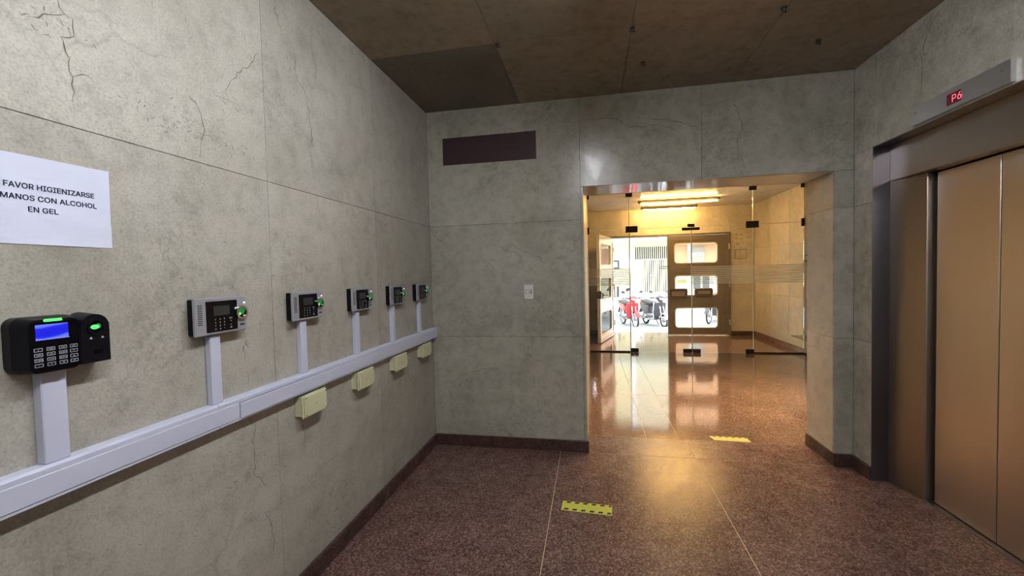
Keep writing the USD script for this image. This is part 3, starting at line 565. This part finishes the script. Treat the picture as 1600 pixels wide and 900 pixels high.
# ---------------------------------------------------------------- lift
t = thing('elevator', 'brushed steel lift entrance with two closed sliding doors', 'elevator')
YM = (E0 + E1) / 2
mir = lambda m: trimesh.Trimesh(np.c_[m.vertices[:, 0], 2 * YM - m.vertices[:, 1], m.vertices[:, 2]], m.faces[:, ::-1], process=False)
def up(poly, z0, z1): return ext(sg.Polygon(poly), z0, z1)
jb = box(3.2835, 3.392, E0 - 0.0065, E0 - 0.0005, 0.001, EZ - 0.0005, 0.001); obj('jamb', jb, 'steel_dark', t); obj('jamb', mir(jb), 'steel_dark', t)
obj('head', box(3.2835, 3.392, E1 + 0.0007, E0 - 0.0007, EZ - 0.0065, EZ - 0.0006, 0.001), 'steel_dark', t)
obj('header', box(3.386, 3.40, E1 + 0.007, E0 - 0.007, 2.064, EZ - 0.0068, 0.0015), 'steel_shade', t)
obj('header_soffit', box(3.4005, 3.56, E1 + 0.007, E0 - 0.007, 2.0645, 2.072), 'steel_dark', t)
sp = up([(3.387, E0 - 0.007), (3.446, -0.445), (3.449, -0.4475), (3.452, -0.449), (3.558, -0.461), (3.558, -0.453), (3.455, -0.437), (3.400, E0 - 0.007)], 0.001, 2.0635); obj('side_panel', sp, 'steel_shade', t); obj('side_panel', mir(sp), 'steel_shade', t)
obj('recess', box(3.535, 3.56, -1.30, -0.463, 0.001, 2.0643), 'recess_dark', t)
dp = box(3.478, 3.512, -0.8800, -0.4785, 0.008, 2.058, 0.002); obj('door_panel', dp, 'steel', t); obj('door_panel', mir(dp), 'steel', t)
obj('sill', box(3.440, 3.56, -1.302, -0.463, 0.0005, 0.0045, 0.001), 'steel_dark', t)
t = thing('floor_indicator', 'steel floor indicator with red digits above the lift', 'display', (XW, -0.8835, 2.37))
FR = lambda m: frame(m, 'right')
obj('case', FR(hull2(sg.box(-0.296, -0.055, 0.296, 0.055), 0.0005, sg.box(-0.294, -0.0545, 0.294, 0.050), 0.020)), 'steel_plate', t)
obj('window', FR(box(-0.050, 0.037, -0.034, 0.024, 0.0195, 0.0212)), 'red_window', t)
obj('digits', FR(text('P6', 0.037, x=-0.016, y=-0.0235, w=0.0212, depth=0.0008)), 'led_red', t)
for u in (-0.27, 0.255): obj('screw', FR(ext(sg.Point(u, 0.012).buffer(0.005), 0.0195, 0.0215)), 'screw', t)

# ---------------------------------------------------------------- glass partition
TZ = 2.265
def pane(name, x0, x1, z0, z1, parent, edges='lr'):
    p = obj(name, box(x0, x1, YG - 0.005, YG + 0.005, z0, z1), 'pane', parent)
    for e in edges:
        if e in 'lr': x = x0 if e == 'l' else x1; obj('polished_edge', box(x - 0.0035, x + 0.0035, YG - 0.0056, YG + 0.0056, z0, z1), 'glass_edge', p)
        else: z = z0 if e == 'b' else z1; obj('polished_edge', box(x0, x1, YG - 0.0056, YG + 0.0056, z - 0.003, z + 0.003), 'glass_edge', p)
    return p
def stripes(p, x0, x1):
    for k in range(10):
        z = 1.243 + k * 0.0325; obj('frosted_stripe', box(x0 + 0.004, x1 - 0.004, YG - 0.0068, YG - 0.0052, z, z + 0.0175), 'frost', p)
def fit(x0, x1, z0, z1, parent, name='patch_fitting', d=0.018):
    return obj(name, box(x0, x1, YG - d, YG + d, z0, z1, 0.003), 'fitting_dark', parent)
gp = thing('glass_partition', 'frameless glass screen with transoms and fixed side panels across the lobby', 'glass partition')
XA, XM, XB = 2.092, 3.162, 4.172
p = pane('fixed_panel', XO + 0.004, XA - 0.004, 0.018, TZ - 0.004, gp, 'r'); stripes(p, XO + 0.004, XA - 0.004)
p = pane('fixed_panel', XB + 0.004, X2 - 0.004, 0.018, TZ - 0.004, gp, 'l'); stripes(p, XB + 0.004, X2 - 0.004)
pane('transom_panel', XO + 0.004, XA - 0.003, TZ + 0.003, H - 0.002, gp, 'rb'); pane('transom_panel', XA + 0.003, XB - 0.003, TZ + 0.003, H - 0.002, gp, 'b'); pane('transom_panel', XB + 0.003, X2 - 0.004, TZ + 0.003, H - 0.002, gp, 'lb')
for x0, x1, z0, z1 in ((XO + .001, XO + .036, H - .067, H - .001), (XA - .058, XA + .058, H - .067, H - .001), (XB - .06, XB + .06, H - .067, H - .001), (X2 - .045, X2 - .001, H - .067, H - .001)): fit(x0, x1, z0, z1, gp, 'ceiling_clamp')
for x0, x1, z0, z1 in ((XO + .001, XO + .032, 2.20, 2.33), (XA - .065, XA + .145, 2.205, 2.32), (XB - .115, XB + .09, 2.205, 2.32), (X2 - .04, X2 - .001, 2.20, 2.33), (3.10, 3.215, 2.262, 2.315)): fit(x0, x1, z0, z1, gp)
for x0, x1 in ((XO + .015, XA - .01), (XB + .01, X2 - .012)): obj('floor_rail', box(x0, x1, YG - 0.014, YG + 0.014, 0.0006, 0.024, 0.002), 'rail_dark', gp)
d1 = thing('glass_door', 'left clear glass door leaf without stripes', 'door', group=None)
pane('leaf', XA + 0.004, XM - 0.004, 0.012, TZ - 0.004, d1, 'lr')
fit(XA - 0.005, XA + 0.135, 0.003, 0.075, d1); fit(3.005, XM - 0.006, 0.003, 0.07, d1, 'lock_fitting'); fit(3.005, XM - 0.006, 2.205, 2.252, d1)
d2 = thing('glass_door', 'right glass door leaf with frosted stripes', 'door')
p = pane('leaf', XM + 0.004, XB - 0.004, 0.012, TZ - 0.004, d2, 'lr'); stripes(p, XM + 0.004, XB - 0.004)
fit(XB - 0.125, XB + 0.006, 0.003, 0.075, d2); fit(XM + 0.006, 3.30, 0.003, 0.07, d2, 'lock_fitting'); fit(XM + 0.006, 3.30, 2.205, 2.252, d2)

# lobby side objects
t = thing('card_reader', 'small black box on the lobby wall beside the glass', 'reader', (X2, 4.317, 1.64))
obj('case', FR(hull2(rrect(-0.045, 0.045, -0.065, 0.065, 0.006), 0.0005, rrect(-0.041, 0.041, -0.061, 0.061, 0.006), 0.03)), 'plastic_black', t); obj('face', FR(box(-0.03, 0.03, -0.04, 0.045, 0.0298, 0.031)), 'black_gloss', t)
t = thing('access_cover', 'square stone access cover on the ochre wall by the street door', 'cover', (4.684, YF, 1.822))
obj('cover', FB(box(-0.117, 0.117, -0.096, 0.096, 0.0004, 0.006, 0.002)), 'stone_warm', t)
o_ = sg.box(-0.127, -0.106, 0.127, 0.106); obj('rim', FB(ext(o_.difference(sg.box(-0.117, -0.096, 0.117, 0.096)), 0.0004, 0.003)), 'joint_dark', t)
t = thing('glass_table', 'glass topped table with black foot behind the right jamb', 'table', (4.54, 2.45, 0))
obj('tabletop', box(-0.42, 0.39, -0.42, 0.48, 0.54, 0.552, 0.002), 'pane_green', t)
obj('top_edge', ext(sg.box(-0.422, -0.422, 0.392, 0.482).difference(sg.box(-0.415, -0.415, 0.385, 0.475)), 0.5405, 0.5515), 'rail_dark', t)
obj('column', trimesh.creation.cylinder(0.035, segment=[(0, 0, 0.03), (0, 0, 0.53)], sections=20), 'fitting_dark', t, smooth=40)
obj('top_plate', trimesh.creation.cylinder(0.12, segment=[(0, 0, 0.528), (0, 0, 0.5395)], sections=28), 'fitting_dark', t, smooth=40)
for k in range(4):
    a = k * math.pi / 2 + 3.3; obj('foot', hull([(0, 0, 0.03, 0.026), ((0.46 if k == 0 else 0.34) * math.cos(a), 0.46 * math.sin(a), 0.018, 0.016)]), 'fitting_dark', t)
obj('cross_bar', tube([(-0.42, -0.1, 0.26), (0.0, 0.0, 0.26)], 0.012), 'fitting_dark', t)

# ---------------------------------------------------------------- street doors
t = thing('trim_1', 'dark bronze frame around the street doorway', 'door frame', kind='structure')
obj('jamb', box(DX1 - 0.014, DX1 + 0.022, YF - 0.022, YF + 0.28, 0.001, DZ + 0.03, 0.003), 'bronze', t); obj('jamb', box(DX0 - 0.02, DX0 + 0.012, YF - 0.022, YF + 0.28, 0.001, DZ + 0.03, 0.003), 'bronze', t)
obj('head', box(DX0 + 0.0125, DX1 - 0.0145, YF - 0.022, YF + 0.28, DZ - 0.012, DZ + 0.03, 0.003), 'bronze', t)
def leaf(name, label, loc, rotz, W, body, edge, handles):
    t = thing(name, label, 'door', loc, rotz)
    wins = [(0.165, 0.640), (0.905, 1.375), (1.640, 2.108)]
    R = trimesh.transformations.rotation_matrix(math.pi / 2, (1, 0, 0))
    side = lambda m: m.apply_transform(R)                         # (u, z, w) -> (u, -w, z): w < 0 is the inner face
    o_ = sg.box(0, 0.012, W, 2.272)
    for a, b in wins: o_ = o_.difference(rrect(0.235, W - 0.145, a, b, 0.085))
    obj('panel', side(ext(o_, -0.022, 0.022)), body, t)
    for s in (-1, 1):
        fr = sg.box(0.0, 0.012, W, 2.272).difference(sg.box(0.10, 0.11, W - 0.055, 2.165)); q = sorted((s * 0.0222, s * 0.032)); obj('border', side(ext(fr, *q)), body, t)
        for a, b in ((0.70, 0.845), (1.43, 1.575)): obj('rail', side(box(0.12, W - 0.075, a, b, *sorted((s * 0.0222, s * 0.028)), 0.003)), body, t)
        obj('kick_bar', side(box(0.05, W - 0.02, 0.016, 0.034, *sorted((s * 0.0322, s * 0.036)))), edge, t)
    for a, b in wins:
        r_ = rrect(0.232, W - 0.142, a - 0.003, b + 0.003, 0.086)
        tr = obj('window_trim', side(ext(r_.difference(r_.buffer(-0.022)), -0.027, 0.027)), edge, t)
        obj('pane', side(ext(r_.buffer(-0.012), -0.003, 0.003)), 'pane', tr)
    if handles:
        for u0, u1, z0, z1 in ((0.885, 1.298, 0.840, 1.080), (0.345, 0.735, 0.880, 1.082)):
            h = obj('push_plate', side(hull2(rrect(u0, u1, z0, z1, 0.05), -0.0225, rrect(u0 + 0.012, u1 - 0.012, z0 + 0.012, z1 - 0.012, 0.045), -0.062)), 'handle_brown', t, smooth=30)
            q = rrect(u0 + 0.062, u1 - 0.062, z0 + 0.062, z1 - 0.062, 0.012)
            obj('plate_rim', side(ext(q.buffer(0.016).difference(q), -0.066, -0.0615)), 'plastic_black', h); obj('plate_inset', side(ext(q, -0.0635, -0.0612)), 'handle_inset', h)
        obj('pull_bar', tube([(W - 0.03, 0.03, 1.585), (W + 0.16, 0.045, 1.585), (W + 0.16, 0.045, 1.545), (W - 0.03, 0.03, 1.545)], 0.007, 8), 'handle_brown', t)
    else:
        obj('lock_case', side(box(W - 0.06, W + 0.004, 0.94, 1.10, -0.05, 0.05, 0.006)), 'handle_brown', t); obj('lever', tube([(W - 0.04, 0.04, 1.05), (W - 0.04, 0.085, 1.05), (W - 0.14, 0.085, 1.05)], 0.009), 'handle_brown', t)
    for z in (0.3, 1.15, 2.0): obj('hinge', trimesh.creation.cylinder(0.014, segment=[(0.0, 0.036, z - 0.06), (0.0, 0.036, z + 0.06)], sections=12), edge, t)
    return t
# rotz = pi turns the inner (+y local) face to the room
leaf('door_1', 'closed bronze street door leaf with three rounded windows and push plates', (4.425, YF - 0.04, 0), math.pi, 1.312, 'bronze', 'bronze_edge', True)
leaf('door_2', 'open street door leaf coloured pale for daylight, swung into the lobby on the left', (1.885, YF - 0.05, 0), math.atan2(-1.24, -0.347), 1.29, 'leaf_daylit', 'paint_white', False)

# ---------------------------------------------------------------- street
ZS, YC = -0.42, 8.95
o = obj('street', box(-25, 35, YC + 0.12, 18.2, ZS - 0.3, ZS), 'asphalt'); tag(o, 'sunlit grey street outside the open door', 'street', kind='structure')
t = thing('sidewalk', 'pale sidewalk with diagonal ridges outside the doorway', 'sidewalk', kind='structure')
obj('paving', box(-25, 35, YF + 0.302, YC, ZS - 0.3, -0.125), 'pavement', t); obj('kerb', box(-25, 35, YC + 0.002, YC + 0.118, ZS - 0.3, -0.127, 0.012), 'pavement_ridge', t)
obj('doorstep', box(DX0, DX1, YF + 0.301, YF + 0.42, -0.124, -0.002, 0.004), 'granite_red', t)
rd = []
for k in range(90):
    x = -0.6 + k * 0.075
    r_ = box(-0.013, 0.013, -0.98, 0.98, -0.1249, -0.118); r_.vertices[:, 0] += r_.vertices[:, 1] * 0.62; r_.apply_translation((x, 7.95, 0)); rd.append(r_)
obj('ridges', cat(rd), 'pavement_ridge', t, kind='stuff')
o = obj('far_sidewalk', box(-25, 35, 16.7, 18.2, ZS + 0.001, ZS + 0.14, 0.01), 'pavement'); tag(o, 'narrow sidewalk in front of the buildings across the street', 'sidewalk', kind='structure')
Y3 = 18.2
b = thing('building', 'pale yellow building front with white pillar across the street', 'building')
obj('wall', cat([box(-14, 3.30, Y3, Y3 + 0.4, ZS - 0.2, 7)]), 'facade_yellow', b)
obj('plinth', box(-14, 5.4, Y3 - 0.06, Y3 - 0.001, ZS - 0.2, 0.20), 'facade_white', b)
obj('pillar', box(3.302, 3.93, Y3 - 0.12, Y3 + 0.4, ZS - 0.2, 2.02, 0.01), 'facade_white', b); obj('pillar_top', box(3.302, 3.52, Y3 - 0.1, Y3 + 0.4, 2.021, 7, 0.01), 'facade_white', b)
obj('lintel', box(3.522, 5.4, Y3 - 0.1, Y3 + 0.4, 2.74, 7, 0.01), 'facade_cream', b); obj('gate_sill', box(3.932, 5.4, Y3 - 0.15, Y3 + 0.4, 0.21, 0.37, 0.01), 'facade_cream', b); obj('sill_base', box(3.932, 5.4, Y3 - 0.058, Y3 + 0.4, ZS - 0.2, 0.208), 'facade_white', b)
obj('canopy', box(2.3, 5.4, Y3 - 0.9, Y3 - 0.13, 2.95, 3.06, 0.02), 'facade_white', b)
f = obj('notice_frame', box(2.45, 2.79, Y3 - 0.06, Y3 - 0.001, 1.62, 2.06, 0.006), 'window_dark', b); obj('notice_sheet', box(2.54, 2.71, Y3 - 0.066, Y3 - 0.061, 1.72, 1.98), 'facade_white', f)
f = obj('low_window', box(2.46, 2.76, Y3 - 0.05, Y3 - 0.0005, 0.22, 0.74, 0.006), 'window_dark', b); obj('low_window_bar', box(2.58, 2.64, Y3 - 0.058, Y3 - 0.051, 0.24, 0.72), 'facade_white', f)
lb = obj('wall_lamp', cat([box(3.02, 3.20, Y3 - 0.28, Y3 - 0.10, 2.34, 2.50, 0.03), tube([(3.11, Y3 - 0.1, 2.55), (3.11, Y3 + 0.0, 2.62)], 0.02)]), 'paint_white', b)
obj('meter_box', hull([(3.16, Y3 - 0.02, 0.56, 0.07), (3.24, Y3 - 0.02, 0.60, 0.06)]), 'slot_dark', b)
for z in (1.1, 1.32, 1.54, 1.76): obj('rustication', box(2.85, 3.28, Y3 - 0.012, Y3 - 0.0005, z - 0.09, z + 0.09, 0.005), 'facade_yellow', b)
g = thing('gate', 'cream barred gate with upright slats across the street', 'gate')
obj('upper_rail', box(3.525, 5.38, Y3 - 0.02, Y3 + 0.02, 2.70, 2.738), 'gate_cream', g); obj('middle_rail', box(3.525, 5.38, Y3 - 0.03, Y3 + 0.02, 2.025, 2.085), 'gate_cream', g); obj('bottom_rail', box(3.935, 5.38, Y3 - 0.03, Y3 + 0.02, 0.372, 0.44), 'gate_cream', g)
for k in range(19): x = 3.56 + k * 0.098; obj('bar', box(x - 0.025, x + 0.025, Y3 - 0.02, Y3 + 0.02, 2.086, 2.70, 0.004), 'gate_cream', g)
for k in range(15):
    x = 3.99 + k * 0.098; obj('slat', box(x - 0.036, x + 0.036, Y3 - 0.02, Y3 + 0.01, 0.441, 2.024, 0.004), 'gate_cream', g)
obj('lock_plate', box(4.33, 4.56, Y3 - 0.035, Y3 - 0.021, 1.24, 1.30, 0.004), 'gate_cream', g)
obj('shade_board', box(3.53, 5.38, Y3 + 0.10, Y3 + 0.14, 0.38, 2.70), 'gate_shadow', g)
b = thing('building', 'orange building with cream shopfront seen through the closed door windows', 'building')
obj('wall', box(5.402, 18, Y3 - 0.05, Y3 + 0.4, 1.52, 7), 'facade_orange', b)
obj('shop_wall', box(5.402, 18, Y3 - 0.02, Y3 + 0.4, ZS - 0.2, 1.518), 'facade_cream', b)
obj('pier', box(6.02, 6.16, Y3 - 0.12, Y3 - 0.051, ZS, 3.0, 0.01), 'facade_white', b)
obj('awning', hull([(5.5, Y3 - 0.1, 2.85, 0.03), (8.6, Y3 - 0.1, 2.85, 0.03), (5.5, Y3 - 0.8, 2.72, 0.02), (8.6, Y3 - 0.8, 2.72, 0.02)]), 'facade_cream', b)
for x0, x1, z0, z1, m_ in ((5.55, 5.95, 0.86, 1.02, 'olive'), (6.3, 6.62, 0.55, 1.3, 'window_dark'), (6.72, 7.02, 0.55, 1.3, 'window_dark'), (7.75, 8.4, 0.3, 1.3, 'window_dark')):
    f = obj('shop_window', box(x0, x1, Y3 - 0.05, Y3 - 0.021, z0, z1, 0.006), m_, b); obj('shop_window_sill', box(x0 - 0.03, x1 + 0.03, Y3 - 0.09, Y3 - 0.021, z0 - 0.06, z0 - 0.001), 'facade_white', f)
obj('shop_poster', box(7.2, 7.52, Y3 - 0.06, Y3 - 0.021, 0.22, 0.98, 0.004), 'paint_white', b); obj('shop_stripe', box(7.22, 7.5, Y3 - 0.066, Y3 - 0.061, 0.26, 0.36), 'paint_red', b)
t = thing('shop_sign', 'grey shop sign with lettering on the orange wall', 'sign', (6.165, Y3 - 0.05, 0))
obj('board', FB(box(0.0, 0.62, 1.80, 2.62, 0.0005, 0.06, 0.006)), 'sign_grey', t); obj('lettering', FB(text('azzo', 0.20, x=0.02, y=2.16, w=0.0601, depth=0.01, bold=True)), 'facade_white', t)
obj('initial', FB(text('P', 0.26, x=-0.13, y=2.12, w=0.0705, depth=0.01, bold=True)), 'sign_grey', t)

def wheel(t, name, x, r, spokes, wide=0.04):
    tyre = trimesh.creation.torus(r - wide * 0.75, wide * 0.75, 32, 10); rot = trimesh.transformations.rotation_matrix(math.pi / 2, (1, 0, 0)); tyre.apply_transform(rot); tyre.apply_translation((x, 0, r))
    w = obj(name, tyre, 'rubber', t, smooth=True)
    rim = trimesh.creation.torus(r - wide * 1.55, 0.011, 32, 8); rim.apply_transform(rot); rim.apply_translation((x, 0, r)); obj('rim', rim, 'chrome', w, smooth=True)
    hub = trimesh.creation.cylinder(0.045, segment=[(x, -0.05, r), (x, 0.05, r)], sections=16); obj('hub', hub, 'engine_grey', w, smooth=40)
    for k in range(spokes):
        a = 2 * math.pi * k / spokes; obj('spoke', tube([(x, 0, r), (x + (r - wide * 1.6) * math.cos(a), 0, r + (r - wide * 1.6) * math.sin(a))], 0.006, 6), 'chrome', w)
def bike(label, loc, heading, style):
    t = thing('motorcycle', label, 'motorcycle', loc, heading)
    scooter = style == 'scooter'; body, second = {'red': ('paint_red', 'paint_white'), 'scooter': ('paint_white', 'paint_dark'), 'dark': ('paint_dark', 'paint_red')}[style]
    r = 0.235 if scooter else 0.285; xf, xr = 0.62, -0.60
    wheel(t, 'front_wheel', xf, r, 10, 0.05 if scooter else 0.036); wheel(t, 'rear_wheel', xr, r, 10, 0.05 if scooter else 0.04)
    for s in (-1, 1): obj('fork', tube([(xf, s * 0.075, r), (0.50, s * 0.065, 0.56), (0.42, s * 0.05, 0.80)], 0.019), 'chrome', t)
    n = 13; a = np.linspace(0.35, 2.6, n)
    fv = np.concatenate([np.c_[xf + (r + 0.03) * np.cos(a), np.full(n, s), r + (r + 0.03) * np.sin(a) - (abs(s) > 0.05) * 0.03] for s in (-0.065, 0.0, 0.065)])
    ff = [(k * n + i, k * n + i + 1, (k + 1) * n + i + 1, (k + 1) * n + i) for k in range(2) for i in range(n - 1)]
    fm = trimesh.Trimesh(*meshkit.arrays((fv, ff))[:2]); fo = fm.copy(); fo.vertices -= (fm.vertices - [xf, 0, r]) * 0.02; fo.invert(); obj('front_mudguard', cat([fm, fo]), body, t, smooth=True)
    obj('handlebar', tube([(0.30, -0.34, 1.0), (0.37, -0.16, 0.985), (0.37, 0.16, 0.985), (0.30, 0.34, 1.0)], 0.013), 'rubber', t)
    for s in (-1, 1):
        m_ = obj('mirror', hull([(0.33, s * 0.37, 1.20, 0.02), (0.33, s * 0.27, 1.19, 0.025), (0.33, s * 0.32, 1.24, 0.018)]), 'paint_dark', t); obj('mirror_stem', tube([(0.34, s * 0.22, 0.99), (0.33, s * 0.30, 1.18)], 0.006, 6), 'rubber', m_)
    obj('head_cowl', hull([(0.44, 0, 0.99, 0.055), (0.36, -0.11, 0.99, 0.04), (0.36, 0.11, 0.99, 0.04), (0.40, 0, 0.88, 0.06), (0.34, 0, 1.05, 0.03)]), second if scooter else body, t, smooth=60)
    obj('headlight', hull([(0.475, 0, 0.95, 0.04), (0.465, -0.04, 0.96, 0.035), (0.465, 0.04, 0.96, 0.035)]), 'lens', t, smooth=60)
    obj('leg_shield', cat([hull([(0.46, 0, 0.82, 0.05), (0.36, s * 0.19, 0.80, 0.02), (0.32, s * 0.20, 0.50, 0.018), (0.27, s * 0.12, 0.30, 0.02), (0.36, s * 0.03, 0.40, 0.03)]) for s in (-1, 1)]), second if scooter else body, t, smooth=60)
    if scooter:
        obj('shield_edge', tube([(0.34, 0.21, 0.84), (0.30, 0.215, 0.55), (0.22, 0.16, 0.28), (-0.25, 0.15, 0.24)], 0.022), body, t); obj('shield_edge', tube([(0.34, -0.21, 0.84), (0.30, -0.215, 0.55), (0.22, -0.16, 0.28), (-0.25, -0.15, 0.24)], 0.022), body, t)
        obj('footboard', hull([(0.28, -0.14, 0.27, 0.03), (0.28, 0.14, 0.27, 0.03), (-0.25, -0.14, 0.25, 0.03), (-0.25, 0.14, 0.25, 0.03)]), 'paint_dark', t, smooth=60)
        obj('side_fairing', hull([(-0.18, -0.13, 0.35, 0.04), (-0.18, 0.13, 0.35, 0.04), (-0.22, -0.10, 0.66, 0.05), (-0.22, 0.10, 0.66, 0.05), (-0.85, -0.07, 0.72, 0.04), (-0.85, 0.07, 0.72, 0.04), (-0.60, -0.11, 0.52, 0.04), (-0.60, 0.11, 0.52, 0.04)]), 'paint_dark', t, smooth=60)
    else:
        obj('spine', hull([(0.36, 0, 0.72, 0.07), (0.30, 0, 0.56, 0.06), (-0.20, 0, 0.50, 0.06), (-0.22, 0, 0.66, 0.07)]), second, t, smooth=60)
        obj('side_fairing', hull([(-0.10, -0.10, 0.56, 0.05), (-0.10, 0.10, 0.56, 0.05), (-0.16, -0.09, 0.72, 0.05), (-0.16, 0.09, 0.72, 0.05), (-0.86, -0.05, 0.80, 0.04), (-0.86, 0.05, 0.80, 0.04), (-0.52, -0.10, 0.58, 0.04), (-0.52, 0.10, 0.58, 0.04)]), body, t, smooth=60)
    obj('seat', hull([(0.02, 0, 0.78, 0.05), (-0.10, -0.11, 0.78, 0.045), (-0.10, 0.11, 0.78, 0.045), (-0.72, -0.10, 0.84, 0.04), (-0.72, 0.10, 0.84, 0.04)]), 'seat_black', t, smooth=60)
    obj('tail_light', hull([(-0.90, -0.05, 0.76, 0.03), (-0.90, 0.05, 0.76, 0.03)]), 'paint_red', t, smooth=60)
    obj('grab_rail', tube([(-0.55, 0.12, 0.86), (-0.92, 0.11, 0.90), (-0.92, -0.11, 0.90), (-0.55, -0.12, 0.86)], 0.012), 'engine_grey', t)
    obj('rear_mudguard', hull([(-0.80, -0.06, 0.62, 0.02), (-0.80, 0.06, 0.62, 0.02), (-0.98, -0.05, 0.42, 0.015), (-0.98, 0.05, 0.42, 0.015)]), 'paint_dark', t, smooth=60)
    e = obj('engine', hull([(0.02, -0.10, 0.36, 0.08), (0.02, 0.10, 0.36, 0.08), (-0.20, -0.12, 0.34, 0.09), (-0.20, 0.12, 0.34, 0.09)]), 'engine_grey', t, smooth=60); obj('cylinder_head', hull([(0.10, 0, 0.38, 0.07), (0.22, 0, 0.42, 0.06)]), 'engine_grey', e, smooth=60)
    obj('exhaust', tube([(0.16, -0.12, 0.32), (-0.05, -0.17, 0.22), (-0.35, -0.18, 0.24)], 0.018), 'chrome', t); obj('silencer', hull([(-0.35, -0.18, 0.24, 0.04), (-0.80, -0.19, 0.33, 0.045)]), 'engine_grey', t, smooth=60)
    for s in (-1, 1): obj('shock_absorber', tube([(xr, s * 0.12, r + 0.02), (-0.50, s * 0.11, 0.62)], 0.022), 'chrome', t)
    obj('swing_arm', tube([(-0.15, 0.09, 0.32), (xr, 0.09, r)], 0.022), 'engine_grey', t)
    obj('footrest', tube([(0.05, -0.24, 0.26), (0.05, 0.24, 0.26)], 0.012), 'rubber', t)
    obj('stand', tube([(-0.12, 0.10, 0.26), (-0.08, 0.20, 0.012)], 0.012), 'rubber', t)
def put(fx, fy, rx, ry, label, style):
    a = math.atan2(fy - ry, fx - rx); d = np.array([math.cos(a), math.sin(a)]); c_ = np.array([fx, fy]) - d * 0.62
    bike(label, (c_[0], c_[1], ZS + 0.001), a, style)
put(2.83, 11.0, 2.50, 12.25, 'red and white motorcycle parked facing the open doorway', 'red')
put(3.76, 11.05, 3.31, 12.2, 'white and dark scooter parked right of the red motorcycle', 'scooter')
put(5.42, 12.1, 6.05, 13.15, 'dark motorcycle seen through the lower window of the closed door', 'dark')
